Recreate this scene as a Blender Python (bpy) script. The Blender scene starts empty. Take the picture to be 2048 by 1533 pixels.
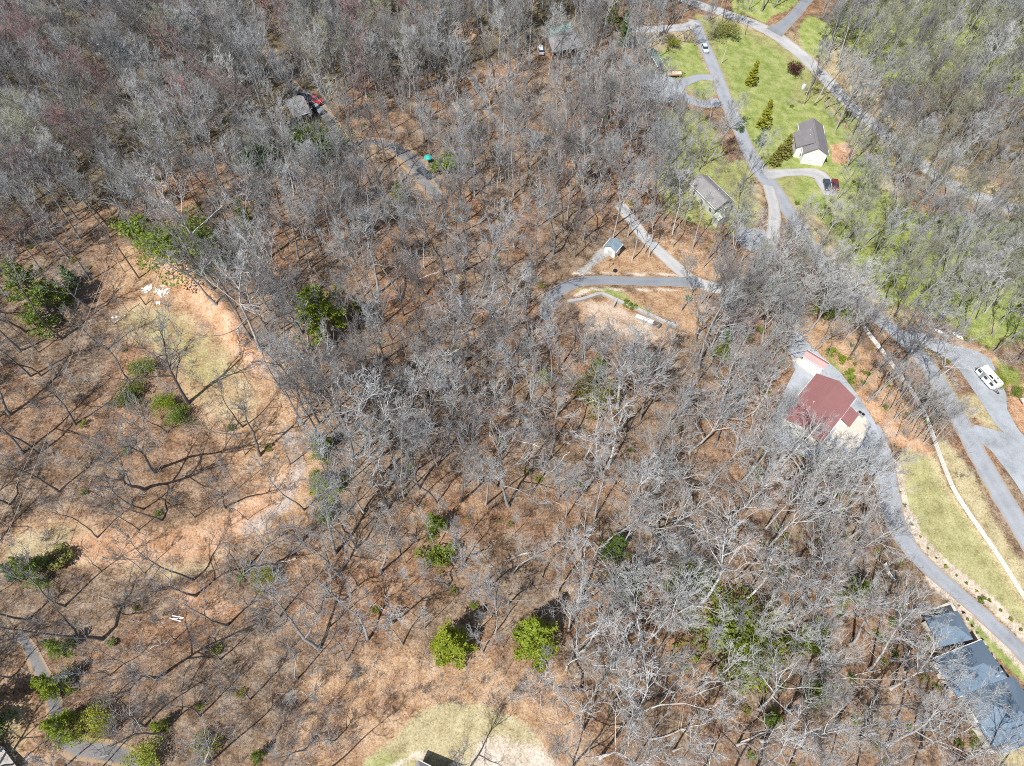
import bpy, bmesh, math, random
import numpy as np
from mathutils import Vector, Matrix, Quaternion
from mathutils.geometry import delaunay_2d_cdt

scene = bpy.context.scene
R = math.radians
COL = scene.collection

# ------------------------------------------------------------------ camera, sky, sun, exposure
CAM_H = 120.0
PITCH = 57.0
FPX = 1365.0                     # focal length in photograph pixels (2048 wide)
cam_d = bpy.data.cameras.new("camera")
cam = bpy.data.objects.new("camera", cam_d)
COL.objects.link(cam)
cam.location = (0, 0, CAM_H)
cam.rotation_euler = (R(90 - PITCH), 0, 0)
cam_d.sensor_width = 36.0
cam_d.lens = 36.0 * FPX / 2048.0
cam_d.clip_start = 0.5
cam_d.clip_end = 5000
scene.camera = cam

SUN_EL, SHADOW_AZ = 56.0, 54.0   # degrees; shadows fall towards +x +y
wd = bpy.data.worlds.new("World"); scene.world = wd; wd.use_nodes = True
wn = wd.node_tree.nodes; wl = wd.node_tree.links
sky = wn.new("ShaderNodeTexSky"); sky.sky_type = 'NISHITA'; sky.sun_disc = False
sky.sun_elevation = R(SUN_EL)
sky.sun_rotation = math.atan2(-math.cos(R(SHADOW_AZ)), -math.sin(R(SHADOW_AZ))) % (2 * math.pi)
bg = wn["Background"]; bg.inputs[1].default_value = 0.08
wl.new(sky.outputs[0], bg.inputs[0])

sun_d = bpy.data.lights.new("sun", 'SUN'); sun_d.energy = 5.0; sun_d.angle = R(0.5)
sun_d.color = (1.0, 0.98, 0.945)
sun = bpy.data.objects.new("sun", sun_d); COL.objects.link(sun)
LIGHT = Vector((math.cos(R(SHADOW_AZ)) * math.cos(R(SUN_EL)), math.sin(R(SHADOW_AZ)) * math.cos(R(SUN_EL)), -math.sin(R(SUN_EL))))
sun.rotation_euler = LIGHT.to_track_quat('-Z', 'Y').to_euler()
sun.location = (-100, -100, 200)

scene.view_settings.view_transform = 'Standard'
scene.view_settings.look = 'None'
scene.view_settings.exposure = 0.34
scene.view_settings.gamma = 1.0
scene.view_settings.use_curve_mapping = False
try:
    scene.cycles.pixel_filter_type = 'BLACKMAN_HARRIS'
    scene.cycles.filter_width = 1.0
    scene.cycles.use_denoising = False
    scene.cycles.max_bounces = 5
    scene.cycles.diffuse_bounces = 2
    scene.cycles.glossy_bounces = 2
    scene.cycles.transparent_max_bounces = 4
except Exception:
    pass

# ------------------------------------------------------------------ terrain and pixel <-> ground helpers
_t = R(PITCH)
FW = np.array([0, math.cos(_t), -math.sin(_t)])
UP = np.array([0, math.sin(_t), math.cos(_t)])
RT = np.array([1.0, 0, 0])
CAMP = np.array([0, 0, CAM_H])

def smooth(x):
    x = np.clip(x, 0, 1)
    return x * x * (3 - 2 * x)

def seg_dist(px, py, a, b):
    ax, ay = a; bx, by = b
    dx, dy = bx - ax, by - ay
    L2 = dx * dx + dy * dy + 1e-9
    t = np.clip(((px - ax) * dx + (py - ay) * dy) / L2, 0, 1)
    qx, qy = ax + t * dx, ay + t * dy
    d = np.hypot(px - qx, py - qy)
    side = np.sign((px - ax) * dy - (py - ay) * dx)     # + on the right of a->b
    return d, side

def terr0(x, y):
    x = np.asarray(x, float); y = np.asarray(y, float)
    return (-22 * np.tanh(x / 110.0) + 1.2 * np.sin(x / 23.0 + 0.7) * np.sin(y / 29.0 + 1.1)
            + 0.5 * np.sin(x / 11.0 + y / 15.0))

BANK = []
def terr(x, y):
    x = np.asarray(x, float); y = np.asarray(y, float)
    z = terr0(x, y)
    if BANK:
        best = np.full(np.shape(x), 1e9); sd = np.zeros(np.shape(x))
        for a, b in zip(BANK[:-1], BANK[1:]):
            d, s = seg_dist(x, y, a, b)
            m = d < best
            best = np.where(m, d, best); sd = np.where(m, d * s, sd)
        ends = np.minimum(np.hypot(x - BANK[0][0], y - BANK[0][1]), np.hypot(x - BANK[-1][0], y - BANK[-1][1]))
        w = smooth(ends / 9.0) * np.exp(-np.clip(best - 2, 0, None) / 14.0)
        z = z + 1.7 * smooth((sd + 1.0) / 2.0) * w
    return z

def ray(u, v):
    d = FW + RT * (u - 1024.0) / FPX - UP * (v - 766.5) / FPX
    return d / np.linalg.norm(d)

def ground(u, v):
    d = ray(u, v); z = 0.0
    for _ in range(14):
        s = (z - CAM_H) / d[2]
        p = CAMP + d * s
        z = float(terr(p[0], p[1]))
    return np.array([p[0], p[1], z])

def at_h(u, v, z):
    d = ray(u, v); s = (z - CAM_H) / d[2]
    return CAMP + d * s

def proj(P):
    P = np.asarray(P, float); q = P - CAMP
    w = q @ FW
    w = np.where(w < 0.1, 0.1, w)
    return np.stack([1024 + FPX * (q @ RT) / w, 766.5 - FPX * (q @ UP) / w], -1)

BANK = [tuple(ground(u, v)[:2]) for u, v in [(600, 850), (545, 760), (470, 690), (430, 630), (385, 575), (340, 520), (300, 485)]]
BANK = BANK[::-1]
# walking down the list from the top of the photo the wood (high side) must lie on the right of the line
_d, _s = seg_dist(np.array([ground(520, 620)[0]]), np.array([ground(520, 620)[1]]), BANK[3], BANK[4])
if _s[0] < 0:
    BANK = BANK[::-1]

def inside(px, py, poly):
    px = np.asarray(px); py = np.asarray(py)
    res = np.zeros(px.shape, bool)
    n = len(poly)
    for i in range(n):
        x0, y0 = poly[i]; x1, y1 = poly[(i + 1) % n]
        c = ((y0 > py) != (y1 > py)) & (px < (x1 - x0) * (py - y0) / (y1 - y0 + 1e-12) + x0)
        res ^= c
    return res

def poly_sd(px, py, poly):
    """signed distance in the units of the polygon, + inside"""
    best = np.full(np.shape(px), 1e9)
    n = len(poly)
    for i in range(n):
        d, _ = seg_dist(px, py, poly[i], poly[(i + 1) % n])
        best = np.minimum(best, d)
    return np.where(inside(px, py, poly), best, -best)

def line_d(px, py, pts):
    best = np.full(np.shape(px), 1e9)
    for a, b in zip(pts[:-1], pts[1:]):
        d, _ = seg_dist(px, py, a, b)
        best = np.minimum(best, d)
    return best

def gpoly(pix):
    return [tuple(ground(u, v)[:2]) for u, v in pix]

# ------------------------------------------------------------------ objects, tags
def tag(o, label=None, cat=None, group=None, kind=None):
    if label: o['label'] = label
    if cat: o['category'] = cat
    if group: o['group'] = group
    if kind: o['kind'] = kind
    return o

def empty(name, loc, rz=0.0, label=None, cat=None, group=None):
    o = bpy.data.objects.new(name, None); COL.objects.link(o)
    o.location = loc; o.rotation_euler = (0, 0, rz)
    o.empty_display_size = 0.5
    return tag(o, label, cat, group)

def mesh_obj(name, verts, faces, mats, parent=None, smooth_shade=False, link=True, mat_idx=None):
    me = bpy.data.meshes.new(name)
    if isinstance(verts, np.ndarray) and isinstance(faces, np.ndarray):
        k = faces.shape[1]
        me.vertices.add(len(verts)); me.vertices.foreach_set("co", verts.astype(np.float32).ravel())
        me.loops.add(faces.size); me.loops.foreach_set("vertex_index", faces.astype(np.int32).ravel())
        me.polygons.add(len(faces))
        me.polygons.foreach_set("loop_start", np.arange(0, faces.size, k, dtype=np.int32))
        me.polygons.foreach_set("loop_total", np.full(len(faces), k, dtype=np.int32))
        if mat_idx is not None:
            me.polygons.foreach_set("material_index", mat_idx.astype(np.int32))
        if smooth_shade:
            me.polygons.foreach_set("use_smooth", np.ones(len(faces), dtype=bool))
        me.update(calc_edges=True); me.validate()
    else:
        me.from_pydata([tuple(map(float, p)) for p in verts], [], [tuple(f) for f in faces]); me.update()
    for m in (mats if isinstance(mats, (list, tuple)) else [mats]):
        me.materials.append(m)
    o = bpy.data.objects.new(name, me)
    if link: COL.objects.link(o)
    if parent is not None: o.parent = parent
    return o

class MB:
    """collects boxes, prisms, cylinders; build() links them as one mesh"""
    def __init__(self): self.v = []; self.f = []
    def add(self, vs, fs):
        n = len(self.v); self.v += [tuple(map(float, p)) for p in vs]; self.f += [tuple(i + n for i in f) for f in fs]; return self
    def box(self, c, s, rz=0.0, M=None):
        x, y, z = (q / 2 for q in s)
        vs = [Vector((a * x, b * y, d * z)) for a in (-1, 1) for b in (-1, 1) for d in (-1, 1)]
        m = Matrix.Translation(Vector(c)) @ Matrix.Rotation(rz, 4, 'Z') if M is None else M
        vs = [m @ p for p in vs]
        return self.add(vs, [(0, 1, 3, 2), (4, 6, 7, 5), (0, 4, 5, 1), (2, 3, 7, 6), (0, 2, 6, 4), (1, 5, 7, 3)])
    def beam(self, a, b, w, h):
        a = Vector(a); b = Vector(b); d = b - a
        q = d.to_track_quat('X', 'Z')
        m = Matrix.Translation((a + b) / 2) @ q.to_matrix().to_4x4()
        return self.box((0, 0, 0), (d.length, w, h), M=m)
    def cyl(self, a, b, r0, r1=None, n=8, caps=True):
        a = Vector(a); b = Vector(b); r1 = r0 if r1 is None else r1
        q = (b - a).to_track_quat('Z', 'Y')
        vs = []
        for p, r in ((a, r0), (b, r1)):
            for i in range(n):
                t = 2 * math.pi * i / n
                vs.append(p + q @ Vector((math.cos(t) * r, math.sin(t) * r, 0)))
        fs = [(i, (i + 1) % n, n + (i + 1) % n, n + i) for i in range(n)]
        if caps: fs += [tuple(range(n - 1, -1, -1)), tuple(range(n, 2 * n))]
        return self.add(vs, fs)
    def prism(self, poly, z0, z1):
        """poly: list of (x,y) extruded from z0 to z1"""
        n = len(poly)
        vs = [(x, y, z0) for x, y in poly] + [(x, y, z1) for x, y in poly]
        fs = [(i, (i + 1) % n, n + (i + 1) % n, n + i) for i in range(n)] + [tuple(range(n - 1, -1, -1)), tuple(range(n, 2 * n))]
        return self.add(vs, fs)
    def build(self, name, mat, parent=None, bevel=0.0):
        o = mesh_obj(name, self.v, self.f, mat, parent)
        bm = bmesh.new(); bm.from_mesh(o.data)
        bmesh.ops.recalc_face_normals(bm, faces=bm.faces)
        if bevel > 0:
            bmesh.ops.bevel(bm, geom=list(bm.edges), offset=bevel, segments=2, affect='EDGES', clamp_overlap=True)
        bm.to_mesh(o.data); bm.free()
        return o

# ------------------------------------------------------------------ materials
class NT:
    def __init__(self, name):
        self.m = bpy.data.materials.new(name); self.m.use_nodes = True
        self.t = self.m.node_tree; self.b = self.t.nodes["Principled BSDF"]
        self.out = self.t.nodes["Material Output"]
    def n(self, ty, **kw):
        o = self.t.nodes.new(ty)
        for k, v in kw.items(): setattr(o, k, v)
        return o
    def l(self, a, b): self.t.links.new(a, b)
    def val(self, sock, x):
        if hasattr(x, 'is_linked') or isinstance(x, bpy.types.NodeSocket): self.l(x, sock)
        else: sock.default_value = x
    def coord(self, which='Object'):
        return self.n("ShaderNodeTexCoord").outputs[which]
    def noise(self, vec, scale, detail=3.0, rough=0.55):
        o = self.n("ShaderNodeTexNoise"); self.l(vec, o.inputs['Vector'])
        o.inputs['Scale'].default_value = scale; o.inputs['Detail'].default_value = detail; o.inputs['Roughness'].default_value = rough
        return o.outputs[0]
    def math(self, op, a, b=0.0, clamp=False):
        o = self.n("ShaderNodeMath", operation=op, use_clamp=clamp)
        self.val(o.inputs[0], a); self.val(o.inputs[1], b); return o.outputs[0]
    def mix(self, f, a, b, mode='MIX'):
        o = self.n("ShaderNodeMix", data_type='RGBA', blend_type=mode)
        self.val(o.inputs[0], f)
        for s, x in ((o.inputs[6], a), (o.inputs[7], b)):
            if isinstance(x, tuple): s.default_value = (*x, 1.0)
            else: self.l(x, s)
        return o.outputs[2]
    def ramp(self, f, stops):
        o = self.n("ShaderNodeValToRGB"); self.l(f, o.inputs[0])
        e = o.color_ramp.elements
        while len(e) < len(stops): e.new(0.5)
        for i, (p, c) in enumerate(stops):
            e[i].position = p; e[i].color = (*c, 1.0)
        return o.outputs[0]
    def attr(self, name):
        o = self.n("ShaderNodeAttribute"); o.attribute_name = name; return o.outputs['Fac']
    def base(self, c, rough=0.8, spec=0.3):
        if isinstance(c, tuple): self.b.inputs['Base Color'].default_value = (*c, 1)
        else: self.l(c, self.b.inputs['Base Color'])
        self.b.inputs['Roughness'].default_value = rough
        self.b.inputs['Specular IOR Level'].default_value = spec
        return self
    def bump(self, h, strength=0.4, dist=0.05):
        o = self.n("ShaderNodeBump"); o.inputs['Strength'].default_value = strength; o.inputs['Distance'].default_value = dist
        self.l(h, o.inputs['Height']); self.l(o.outputs[0], self.b.inputs['Normal'])

def lighter(c, k): return tuple(min(1.0, x * k) for x in c)

def simple(name, c, rough=0.7, var=0.25, scale=1.5, spec=0.3, fine=None, metal=0.0, stripes=None):
    t = NT(name); co = t.coord()
    f = t.noise(co, scale, 5.0, 0.6)
    col = t.ramp(f, [(0.3, lighter(c, 1 - var)), (0.5, c), (0.72, lighter(c, 1 + var))])
    if fine:
        g = t.noise(co, fine, 2.0, 0.6)
        col = t.mix(t.math('MULTIPLY', g, 0.5), col, lighter(c, 0.55), 'MIX')
    if stripes:
        axis, pitch, dark = stripes
        sp = t.n("ShaderNodeSeparateXYZ"); t.l(co, sp.inputs[0])
        w = t.math('FRACT', t.math('DIVIDE', sp.outputs[axis], pitch))
        w = t.math('LESS_THAN', w, 0.16)
        col = t.mix(t.math('MULTIPLY', w, dark), col, lighter(c, 0.25))
    t.base(col, rough, spec); t.b.inputs['Metallic'].default_value = metal
    return t.m

def make_ground_mat():
    t = NT("ground_leaf_litter"); co = t.coord()
    n_big = t.noise(co, 0.045, 4.0, 0.6)
    n_mid = t.noise(co, 0.35, 6.0, 0.65)
    n_fine = t.noise(co, 2.6, 5.0, 0.7)
    n_leaf = t.noise(co, 9.0, 2.0, 0.6)
    n_s = t.math('ADD', t.math('MULTIPLY', n_mid, 0.42), t.math('ADD', t.math('MULTIPLY', n_fine, 0.40), t.math('MULTIPLY', n_leaf, 0.26)))
    n_s = t.math('ADD', t.math('MULTIPLY', t.math('SUBTRACT', n_s, 0.54), 1.7), 0.525)
    litter = t.ramp(n_s, [(0.32, (0.068, 0.036, 0.021)), (0.45, (0.190, 0.100, 0.055)), (0.56, (0.305, 0.172, 0.094)), (0.72, (0.49, 0.34, 0.22))])
    grey_l = t.ramp(n_s, [(0.38, (0.085, 0.055, 0.034)), (0.53, (0.225, 0.152, 0.098)), (0.70, (0.38, 0.30, 0.22))])
    col = t.mix(t.ramp(n_big, [(0.38, (0, 0, 0)), (0.56, (1, 1, 1))]), litter, grey_l)
    n_sp = t.noise(co, 3.6, 1.0, 0.5); n_sp2 = t.noise(co, 1.7, 2.0, 0.6)
    dark_sp = t.math('MULTIPLY', t.math('SUBTRACT', 0.41, n_sp), 9.0, True)
    pale_sp = t.math('MULTIPLY', t.math('SUBTRACT', n_sp, 0.60), 9.0, True)
    grey_sp = t.math('MULTIPLY', t.math('SUBTRACT', n_sp2, 0.60), 8.0, True)
    def cover(name, hard=2.0, jit=1.7):
        a = t.attr(name)
        x = t.math('MULTIPLY', t.math('SUBTRACT', a, 0.5), hard)
        y = t.math('MULTIPLY', t.math('SUBTRACT', t.math('ADD', t.math('MULTIPLY', n_mid, 0.5), t.math('MULTIPLY', n_fine, 0.5)), 0.5), jit)
        # only where the attribute is present at all
        f = t.math('ADD', t.math('ADD', x, y), 0.5, True)
        return t.math('MULTIPLY', f, t.math('MULTIPLY', a, 6.0, True))
    dull = t.ramp(n_s, [(0.38, (0.06, 0.05, 0.025)), (0.53, (0.17, 0.13, 0.075)), (0.7, (0.27, 0.22, 0.13))])
    col = t.mix(cover('dull'), col, dull)
    pale = t.ramp(n_s, [(0.34, (0.17, 0.09, 0.045)), (0.5, (0.365, 0.225, 0.128)), (0.68, (0.54, 0.385, 0.25))])
    col = t.mix(cover('pale'), col, pale)
    dry = t.ramp(n_s, [(0.34, (0.235, 0.185, 0.095)), (0.52, (0.41, 0.345, 0.195)), (0.70, (0.54, 0.47, 0.295))])
    col = t.mix(cover('dry'), col, dry)
    moss = t.ramp(n_s, [(0.36, (0.11, 0.12, 0.03)), (0.52, (0.22, 0.265, 0.06)), (0.68, (0.35, 0.385, 0.13))])
    col = t.mix(cover('moss', 1.6, 2.6), col, moss)
    lawn = t.ramp(n_s, [(0.32, (0.15, 0.19, 0.05)), (0.52, (0.25, 0.30, 0.085)), (0.72, (0.37, 0.40, 0.16))])
    lawn = t.mix(t.ramp(n_mid, [(0.45, (0, 0, 0)), (0.72, (0.7, 0.7, 0.7))]), lawn, (0.40, 0.38, 0.17))
    col = t.mix(cover('lawn', 2.6, 1.2), col, lawn)
    clay = t.ramp(n_s, [(0.34, (0.30, 0.15, 0.07)), (0.52, (0.50, 0.30, 0.18)), (0.70, (0.66, 0.46, 0.32))])
    col = t.mix(cover('clay'), col, clay)
    grav = t.ramp(n_s, [(0.36, (0.22, 0.205, 0.19)), (0.52, (0.36, 0.345, 0.325)), (0.68, (0.50, 0.48, 0.45))])
    col = t.mix(cover('gravel'), col, grav)
    sand = t.ramp(n_s, [(0.34, (0.34, 0.27, 0.20)), (0.52, (0.54, 0.455, 0.36)), (0.70, (0.68, 0.60, 0.50))])
    col = t.mix(cover('sand', 2.0, 1.2), col, sand)
    no_grass = t.math('SUBTRACT', 1.0, t.math('MAXIMUM', t.attr('lawn'), t.math('MULTIPLY', t.attr('clay'), 0.5)), True)
    col = t.mix(t.math('MULTIPLY', t.math('MULTIPLY', grey_sp, no_grass), 0.40), col, (0.36, 0.31, 0.27))
    col = t.mix(t.math('MULTIPLY', dark_sp, 0.48), col, t.mix(1.0, col, (0.36, 0.33, 0.32), 'MULTIPLY'))
    col = t.mix(t.math('MULTIPLY', pale_sp, 0.30), col, t.mix(1.0, col, (1.55, 1.55, 1.6), 'MULTIPLY'))
    t.base(col, 0.95, 0.1)
    t.bump(t.math('ADD', n_fine, t.math('MULTIPLY', n_leaf, 0.6)), 0.5, 0.16)
    return t.m

def road_mat(name, c, speck=0.3, tracks=True, edge=1.06):
    t = NT(name); co = t.coord()
    a = t.noise(co, 0.22, 6.0, 0.65); b = t.noise(co, 5.0, 4.0, 0.7)
    s = t.math('ADD', t.math('MULTIPLY', a, 0.55), t.math('MULTIPLY', b, 0.45))
    col = t.ramp(s, [(0.35, lighter(c, 1 - speck * 1.3)), (0.5, c), (0.66, lighter(c, 1 + speck))])
    if tracks:
        w = t.attr('across')             # -1..1 over the width: two paler wheel tracks, leaf-strewn edges
        aw = t.math('ABSOLUTE', w)
        tr = t.math('SUBTRACT', 1.0, t.math('MULTIPLY', t.math('ABSOLUTE', t.math('SUBTRACT', aw, 0.5)), 3.5), True)
        col = t.mix(t.math('MULTIPLY', tr, 0.35), col, lighter(c, 1.22))
        ed = t.math('MULTIPLY', t.math('SUBTRACT', t.math('ADD', aw, t.math('MULTIPLY', a, 0.55)), edge), 4.0, True)
        col = t.mix(ed, col, (0.36, 0.25, 0.155))
        lv = t.math('MULTIPLY', t.math('SUBTRACT', t.math('ADD', t.noise(co, 2.4, 2.0, 0.6), t.math('MULTIPLY', a, 0.35)), 0.84), 7.0, True)
        col = t.mix(t.math('MULTIPLY', lv, 0.7), col, (0.33, 0.23, 0.15))
        pt = t.math('GREATER_THAN', t.noise(co, 0.12, 2.0, 0.4), 0.60)
        col = t.mix(t.math('MULTIPLY', pt, 0.22), col, lighter(c, 0.72))
    t.base(col, 0.9, 0.2)
    return t.m

def bark_mat(name, c, var=0.3):
    t = NT(name); co = t.coord()
    f = t.noise(co, 1.3, 4.0, 0.6)
    oi = t.n("ShaderNodeObjectInfo").outputs['Random']
    col = t.ramp(f, [(0.3, lighter(c, 1 - var)), (0.5, c), (0.72, lighter(c, 1 + var))])
    col = t.mix(oi, col, t.mix(1.0, col, (0.60, 0.58, 0.57), 'MULTIPLY'))
    t.base(col, 0.9, 0.15)
    return t.m

def leaf_mat(name, c, var=0.35, trans=0.4, patch=0.9):
    t = NT(name); co = t.coord()
    f = t.noise(co, patch, 3.0, 0.6)
    g = t.noise(co, 7.0, 1.0, 0.6)
    f = t.math('ADD', t.math('MULTIPLY', f, 0.65), t.math('MULTIPLY', g, 0.35))
    oi = t.n("ShaderNodeObjectInfo").outputs['Random']
    col = t.ramp(f, [(0.32, lighter(c, 1 - var)), (0.5, c), (0.68, (min(1, c[0] * (1 + var * 1.5)), c[1] * (1 + var), c[2] * 1.1))])
    col = t.mix(t.math('MULTIPLY', oi, 0.6), col, t.mix(1.0, col, (1.25, 1.05, 0.7), 'MULTIPLY'))
    t.base(col, 0.6, 0.3)
    tr = t.n("ShaderNodeBsdfTranslucent"); t.l(col, tr.inputs[0])
    mx = t.n("ShaderNodeMixShader"); mx.inputs[0].default_value = trans
    t.l(t.b.outputs[0], mx.inputs[1]); t.l(tr.outputs[0], mx.inputs[2]); t.l(mx.outputs[0], t.out.inputs[0])
    return t.m

M = {}
M['ground'] = make_ground_mat()
M['asphalt'] = road_mat("asphalt_grey", (0.305, 0.32, 0.345), 0.2)
M['asphalt_dark'] = road_mat("asphalt_blue_grey", (0.225, 0.24, 0.265), 0.16)
M['concrete_road'] = road_mat("worn_pale_road", (0.41, 0.405, 0.40), 0.22)
M['gravel'] = road_mat("gravel_grey", (0.345, 0.365, 0.39), 0.3, False)
M['gravel_track'] = road_mat("gravel_track_grey", (0.20, 0.19, 0.185), 0.36, True, 0.80)
M['concrete'] = simple("concrete_cream", (0.62, 0.57, 0.49), 0.9, 0.12, 0.5, fine=6.0)
M['bark'] = bark_mat("bark_grey", (0.375, 0.38, 0.38))
M['bark_pale'] = bark_mat("bark_pale", (0.56, 0.555, 0.54), 0.22)
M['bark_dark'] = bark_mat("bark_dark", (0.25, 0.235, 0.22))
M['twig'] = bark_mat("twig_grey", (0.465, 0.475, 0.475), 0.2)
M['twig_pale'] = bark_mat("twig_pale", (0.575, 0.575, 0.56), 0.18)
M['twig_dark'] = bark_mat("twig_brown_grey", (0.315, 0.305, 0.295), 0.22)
M['twig_red'] = bark_mat("twig_red_buds", (0.46, 0.30, 0.285), 0.25)
M['twig_green'] = bark_mat("twig_budding", (0.42, 0.42, 0.31), 0.25)
M['pine'] = leaf_mat("needles_yellow_green", (0.27, 0.36, 0.05))
M['hemlock'] = leaf_mat("needles_dark_green", (0.13, 0.20, 0.05))
M['bluegreen'] = leaf_mat("needles_blue_green", (0.14, 0.25, 0.12))
M['gold'] = leaf_mat("needles_golden", (0.37, 0.42, 0.075))
M['laurel'] = leaf_mat("leaves_laurel", (0.215, 0.30, 0.06))
M['olive'] = leaf_mat("leaves_olive", (0.30, 0.32, 0.11))
M['russet'] = leaf_mat("buds_russet", (0.30, 0.14, 0.06))
M['maroon'] = leaf_mat("leaves_maroon", (0.10, 0.03, 0.05))
M['white'] = simple("white_paint", (0.80, 0.80, 0.78), 0.5, 0.06, 0.8)
M['cream'] = simple("cream_siding", (0.78, 0.74, 0.66), 0.6, 0.05, 0.8, stripes=(2, 0.28, 0.25))
M['white_siding'] = simple("white_siding", (0.78, 0.78, 0.76), 0.6, 0.05, 0.8, stripes=(2, 0.25, 0.22))
M['sage'] = simple("sage_siding", (0.50, 0.54, 0.46), 0.6, 0.06, 0.8, stripes=(2, 0.25, 0.25))
M['brown_wood'] = simple("brown_siding", (0.17, 0.11, 0.07), 0.8, 0.2, 1.0, stripes=(2, 0.3, 0.4))
M['red_metal'] = simple("red_metal_roof", (0.285, 0.132, 0.127), 0.45, 0.08, 0.35, spec=0.5, stripes=(0, 0.45, 0.22))
M['shingle_grey'] = simple("shingle_grey", (0.215, 0.20, 0.205), 0.9, 0.14, 0.6, fine=5.0)
M['shingle_mid'] = simple("shingle_weathered", (0.26, 0.25, 0.25), 0.9, 0.16, 0.5, fine=5.0)
M['shingle_blue'] = simple("shingle_slate_blue", (0.15, 0.205, 0.265), 0.85, 0.08, 0.3)
M['shed_roof'] = simple("blue_grey_roof", (0.20, 0.27, 0.32), 0.6, 0.3, 0.9)
M['teal_roof'] = simple("teal_roof", (0.19, 0.29, 0.27), 0.6, 0.14, 0.5, stripes=(0, 0.6, 0.2))
M['green_roof'] = simple("green_roof", (0.13, 0.22, 0.19), 0.6, 0.12, 0.5)
M['dark_roof'] = simple("dark_roof", (0.10, 0.10, 0.11), 0.85, 0.2, 0.7)
M['plank'] = simple("weathered_planks", (0.42, 0.385, 0.35), 0.9, 0.15, 0.6, stripes=(0, 0.16, 0.6))
M['deck_wood'] = simple("deck_boards", (0.44, 0.33, 0.22), 0.85, 0.15, 0.8, stripes=(0, 0.15, 0.5))
M['rust_wood'] = simple("rust_brown_wood", (0.36, 0.17, 0.06), 0.8, 0.25, 0.9)
M['glass'] = simple("window_glass", (0.03, 0.04, 0.05), 0.12, 0.1, 0.5, spec=0.6)
M['black'] = simple("black_plastic", (0.02, 0.02, 0.022), 0.5, 0.2, 1.0)
M['tyre'] = simple("tyre_rubber", (0.025, 0.025, 0.025), 0.9, 0.2, 2.0)
M['steel'] = simple("steel_grey", (0.45, 0.46, 0.47), 0.4, 0.1, 1.0, metal=0.6)
M['car_silver'] = simple("car_silver", (0.55, 0.57, 0.60), 0.3, 0.04, 0.5, spec=0.6)
M['car_white'] = simple("car_white", (0.78, 0.78, 0.78), 0.3, 0.04, 0.5, spec=0.6)
M['car_red'] = simple("car_red", (0.33, 0.03, 0.04), 0.3, 0.06, 0.5, spec=0.6)
M['car_maroon'] = simple("car_maroon", (0.16, 0.025, 0.035), 0.35, 0.06, 0.5, spec=0.6)
M['car_blue'] = simple("car_dark_blue", (0.045, 0.06, 0.09), 0.3, 0.06, 0.5, spec=0.6)
M['car_grey'] = simple("car_grey", (0.22, 0.25, 0.28), 0.3, 0.06, 0.5, spec=0.6)
M['pole'] = simple("pole_wood", (0.16, 0.125, 0.10), 0.9, 0.2, 1.5)
M['wire'] = simple("wire_metal", (0.55, 0.45, 0.38), 0.6, 0.1, 1.0)
M['stone'] = simple("grey_block", (0.46, 0.45, 0.43), 0.9, 0.15, 0.8, fine=4.0)
M['log'] = simple("bleached_log", (0.60, 0.53, 0.46), 0.9, 0.2, 1.2)
M['teal_plastic'] = simple("teal_plastic", (0.02, 0.42, 0.36), 0.4, 0.08, 1.0)
M['green_plastic'] = simple("green_plastic", (0.04, 0.36, 0.16), 0.4, 0.08, 1.0)
M['violet_plastic'] = simple("violet_plastic", (0.34, 0.27, 0.48), 0.5, 0.1, 1.0)
M['yellow_plastic'] = simple("yellow_plastic", (0.6, 0.52, 0.05), 0.5, 0.1, 1.0)
M['blue_pad'] = simple("pale_blue_cover", (0.40, 0.47, 0.58), 0.6, 0.12, 0.8)
M['sand_wood'] = simple("pale_timber", (0.66, 0.52, 0.38), 0.8, 0.12, 0.8)

# ------------------------------------------------------------------ ground sheet
def grid_axis(lo, hi, step, far):
    a = list(np.arange(lo, hi + 1e-6, step))
    s = step; x = a[-1]; up = []
    while x < far: s *= 1.35; x += s; up.append(x)
    s = step; x = a[0]; dn = []
    while x > -far: s *= 1.35; x -= s; dn.append(x)
    return np.array(dn[::-1] + a + up)

GX = grid_axis(-190, 230, 1.0, 1800); GY = grid_axis(-25, 300, 1.0, 1800)
XX, YY = np.meshgrid(GX, GY)
gx, gy = XX.ravel(), YY.ravel()
gz = terr(gx, gy)
nx_, ny_ = len(GX), len(GY)
ii = np.arange(nx_ * ny_).reshape(ny_, nx_)
gf = np.stack([ii[:-1, :-1].ravel(), ii[:-1, 1:].ravel(), ii[1:, 1:].ravel(), ii[1:, :-1].ravel()], 1)
ground_o = mesh_obj("ground", np.stack([gx, gy, gz], 1), gf, M['ground'], smooth_shade=True)
tag(ground_o, "hillside floor of brown leaf litter, clay and patches of grass", kind="structure")
NV = len(gx)
def hash_noise(x, y, s, seed=0):
    r = np.random.RandomState(seed)
    v = 0
    for k in range(6):
        a = r.uniform(0, 6.28); f = s * r.uniform(0.6, 1.8); p = r.uniform(0, 6.28)
        v = v + np.sin((x * math.cos(a) + y * math.sin(a)) * f + p)
    return v / 6.0
WOB = hash_noise(gx, gy, 0.45, 3) * 1.6
attrs = {k: np.zeros(NV) for k in ('lawn', 'dry', 'clay', 'gravel', 'moss', 'dull', 'pale', 'sand')}
def paint(name, pix, soft=2.0, amount=1.0, wob=1.0):
    sd = poly_sd(gx, gy, gpoly(pix)) + WOB * wob
    attrs[name] = np.maximum(attrs[name], amount * smooth((sd + soft / 2) / soft))
def stroke(name, pix, w, soft=1.2, amount=1.0, wob=0.4):
    sd = w / 2 - line_d(gx, gy, gpoly(pix)) + WOB * wob
    attrs[name] = np.maximum(attrs[name], amount * smooth((sd + soft / 2) / soft))

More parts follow.
